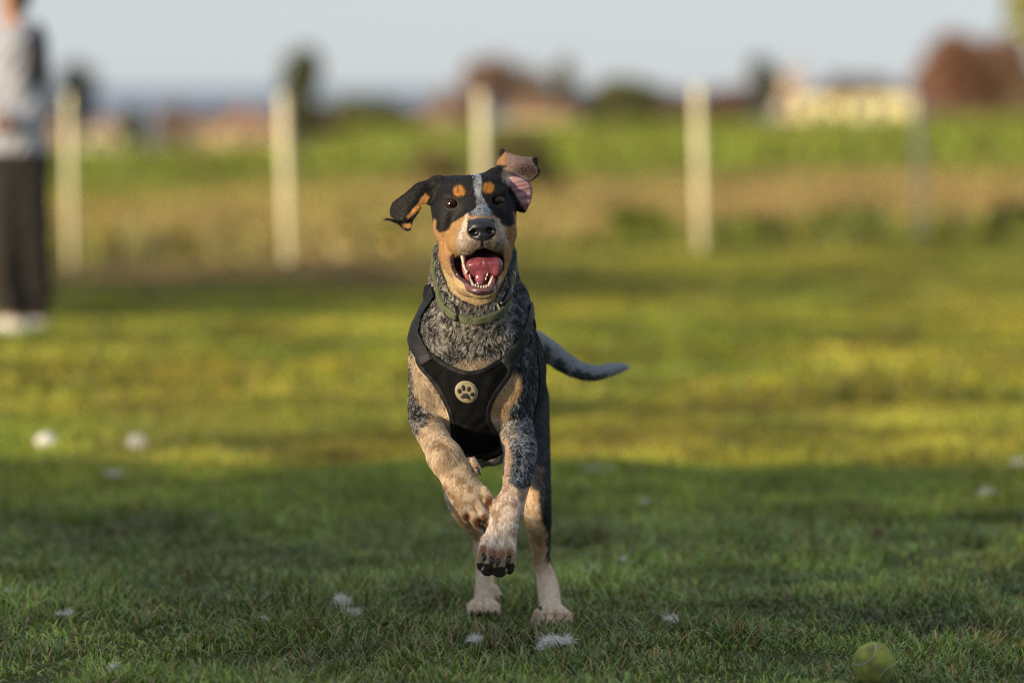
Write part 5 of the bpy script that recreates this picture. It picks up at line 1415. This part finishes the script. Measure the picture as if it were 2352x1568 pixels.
# ------------------------------------------------------------------ unseen shade casters added off to the left: a ramped leafy screen and trees
hx = np.linspace(-3.6, -17.5, 60)
def shade_hedge_top(x): return np.clip(1.0 + .165 * (-5.5 - x), .70, 1.80)  # top ramped so the turf is shaded while sun reaches the dog
hv, hf_ = [], []
hg = empty('shade_hedge', (-10, 5.65, 0), 'unseen leafy screen added to shade the foreground, top ramped to let sun reach the dog', 'shade_hedge')
for i, x in enumerate(hx):
    t = float(shade_hedge_top(x)) + .03 * math.sin(x * 3.1); g0 = float(gz(x, 5.6)) - .1
    hv += [(x, 5.42, g0), (x, 5.42, t - .05), (x, 5.9, t - .05), (x, 5.9, g0)]
for i in range(len(hx) - 1):
    for j in range(3): hf_.append((i * 4 + j, i * 4 + j + 1, (i + 1) * 4 + j + 1, (i + 1) * 4 + j))
e0 = (len(hx) - 1) * 4
mesh_obj('opaque_core', hv, np.array(hf_ + [(0, 3, 2, 1), (e0, e0 + 1, e0 + 2, e0 + 3)]), simple('shade_hedge_core', (.02, .03, .012), .9), hg, smooth_sh=False)
nh = 26000; lx = -3.6 - 13.9 * rng.random(nh); lt = shade_hedge_top(lx) + .03 * np.sin(lx * 3.1); on = rng.random(nh)
ly = np.where(on < .35, 5.4 + .5 * rng.random(nh), np.where(on < .7, 5.38, 5.92) + rng.normal(0, .025, nh)); lz = np.where(on < .35, lt + rng.normal(-.02, .035, nh), lt * rng.random(nh))
a1 = rng.normal(0, 1, (nh, 3)); a1 /= np.linalg.norm(a1, axis=1)[:, None]; a2 = np.cross(a1, rng.normal(0, 1, (nh, 3))); a2 /= np.linalg.norm(a2, axis=1)[:, None]
lp = np.stack([lx, ly, lz], 1); s_ = .028
mesh_obj('leaves', np.stack([lp - a1 * s_, lp + a2 * s_ * .5, lp + a1 * s_, lp - a2 * s_ * .5], 1).reshape(-1, 3), (np.arange(nh) * 4)[:, None] + np.array([[0, 1, 2, 3]]), m_foli, hg, col=np.tile(col(.05, .09, .02), (nh * 4, 1)), smooth_sh=False)
def shade_tree(x, y, z0, z1, w, lab):  # unseen tree, crown height set to cast the shade band before the fence
    g0 = float(gz(x, y)); o = empty('shade_tree', (x, y, g0), lab, 'tree')
    cens = [((x, y, (z0 + z1) / 2), (w, w * .8, (z1 - z0) / 2))] + [((x + dx * w, y, (z0 + z1) / 2 + dz), (w * .5, w * .5, (z1 - z0) * .3)) for dx, dz in ((-.6, .2), (.6, -.3), (0, .5))]
    leaf_cloud('crown', cens, 1700, .15, (.05, .08, .02), m_foli, o, .2)
    tube('trunk', [(x, y, g0 - .2), (x + .1, y, z0 + .3), (x, y, z1 - .4)], [.2, .14, .05], m_bark, o, 8)
shade_tree(-36, 5, 3.9, 5.6, 2.2, 'unseen round tree casting shade from the left, nearest of the three'); shade_tree(-39.5, 5.2, 4.0, 6.3, 2.6, 'unseen round tree casting shade from the left, middle of the three'); shade_tree(-44, 5, 4.9, 6.7, 1.9, 'unseen round tree casting shade from the left, farthest of the three')
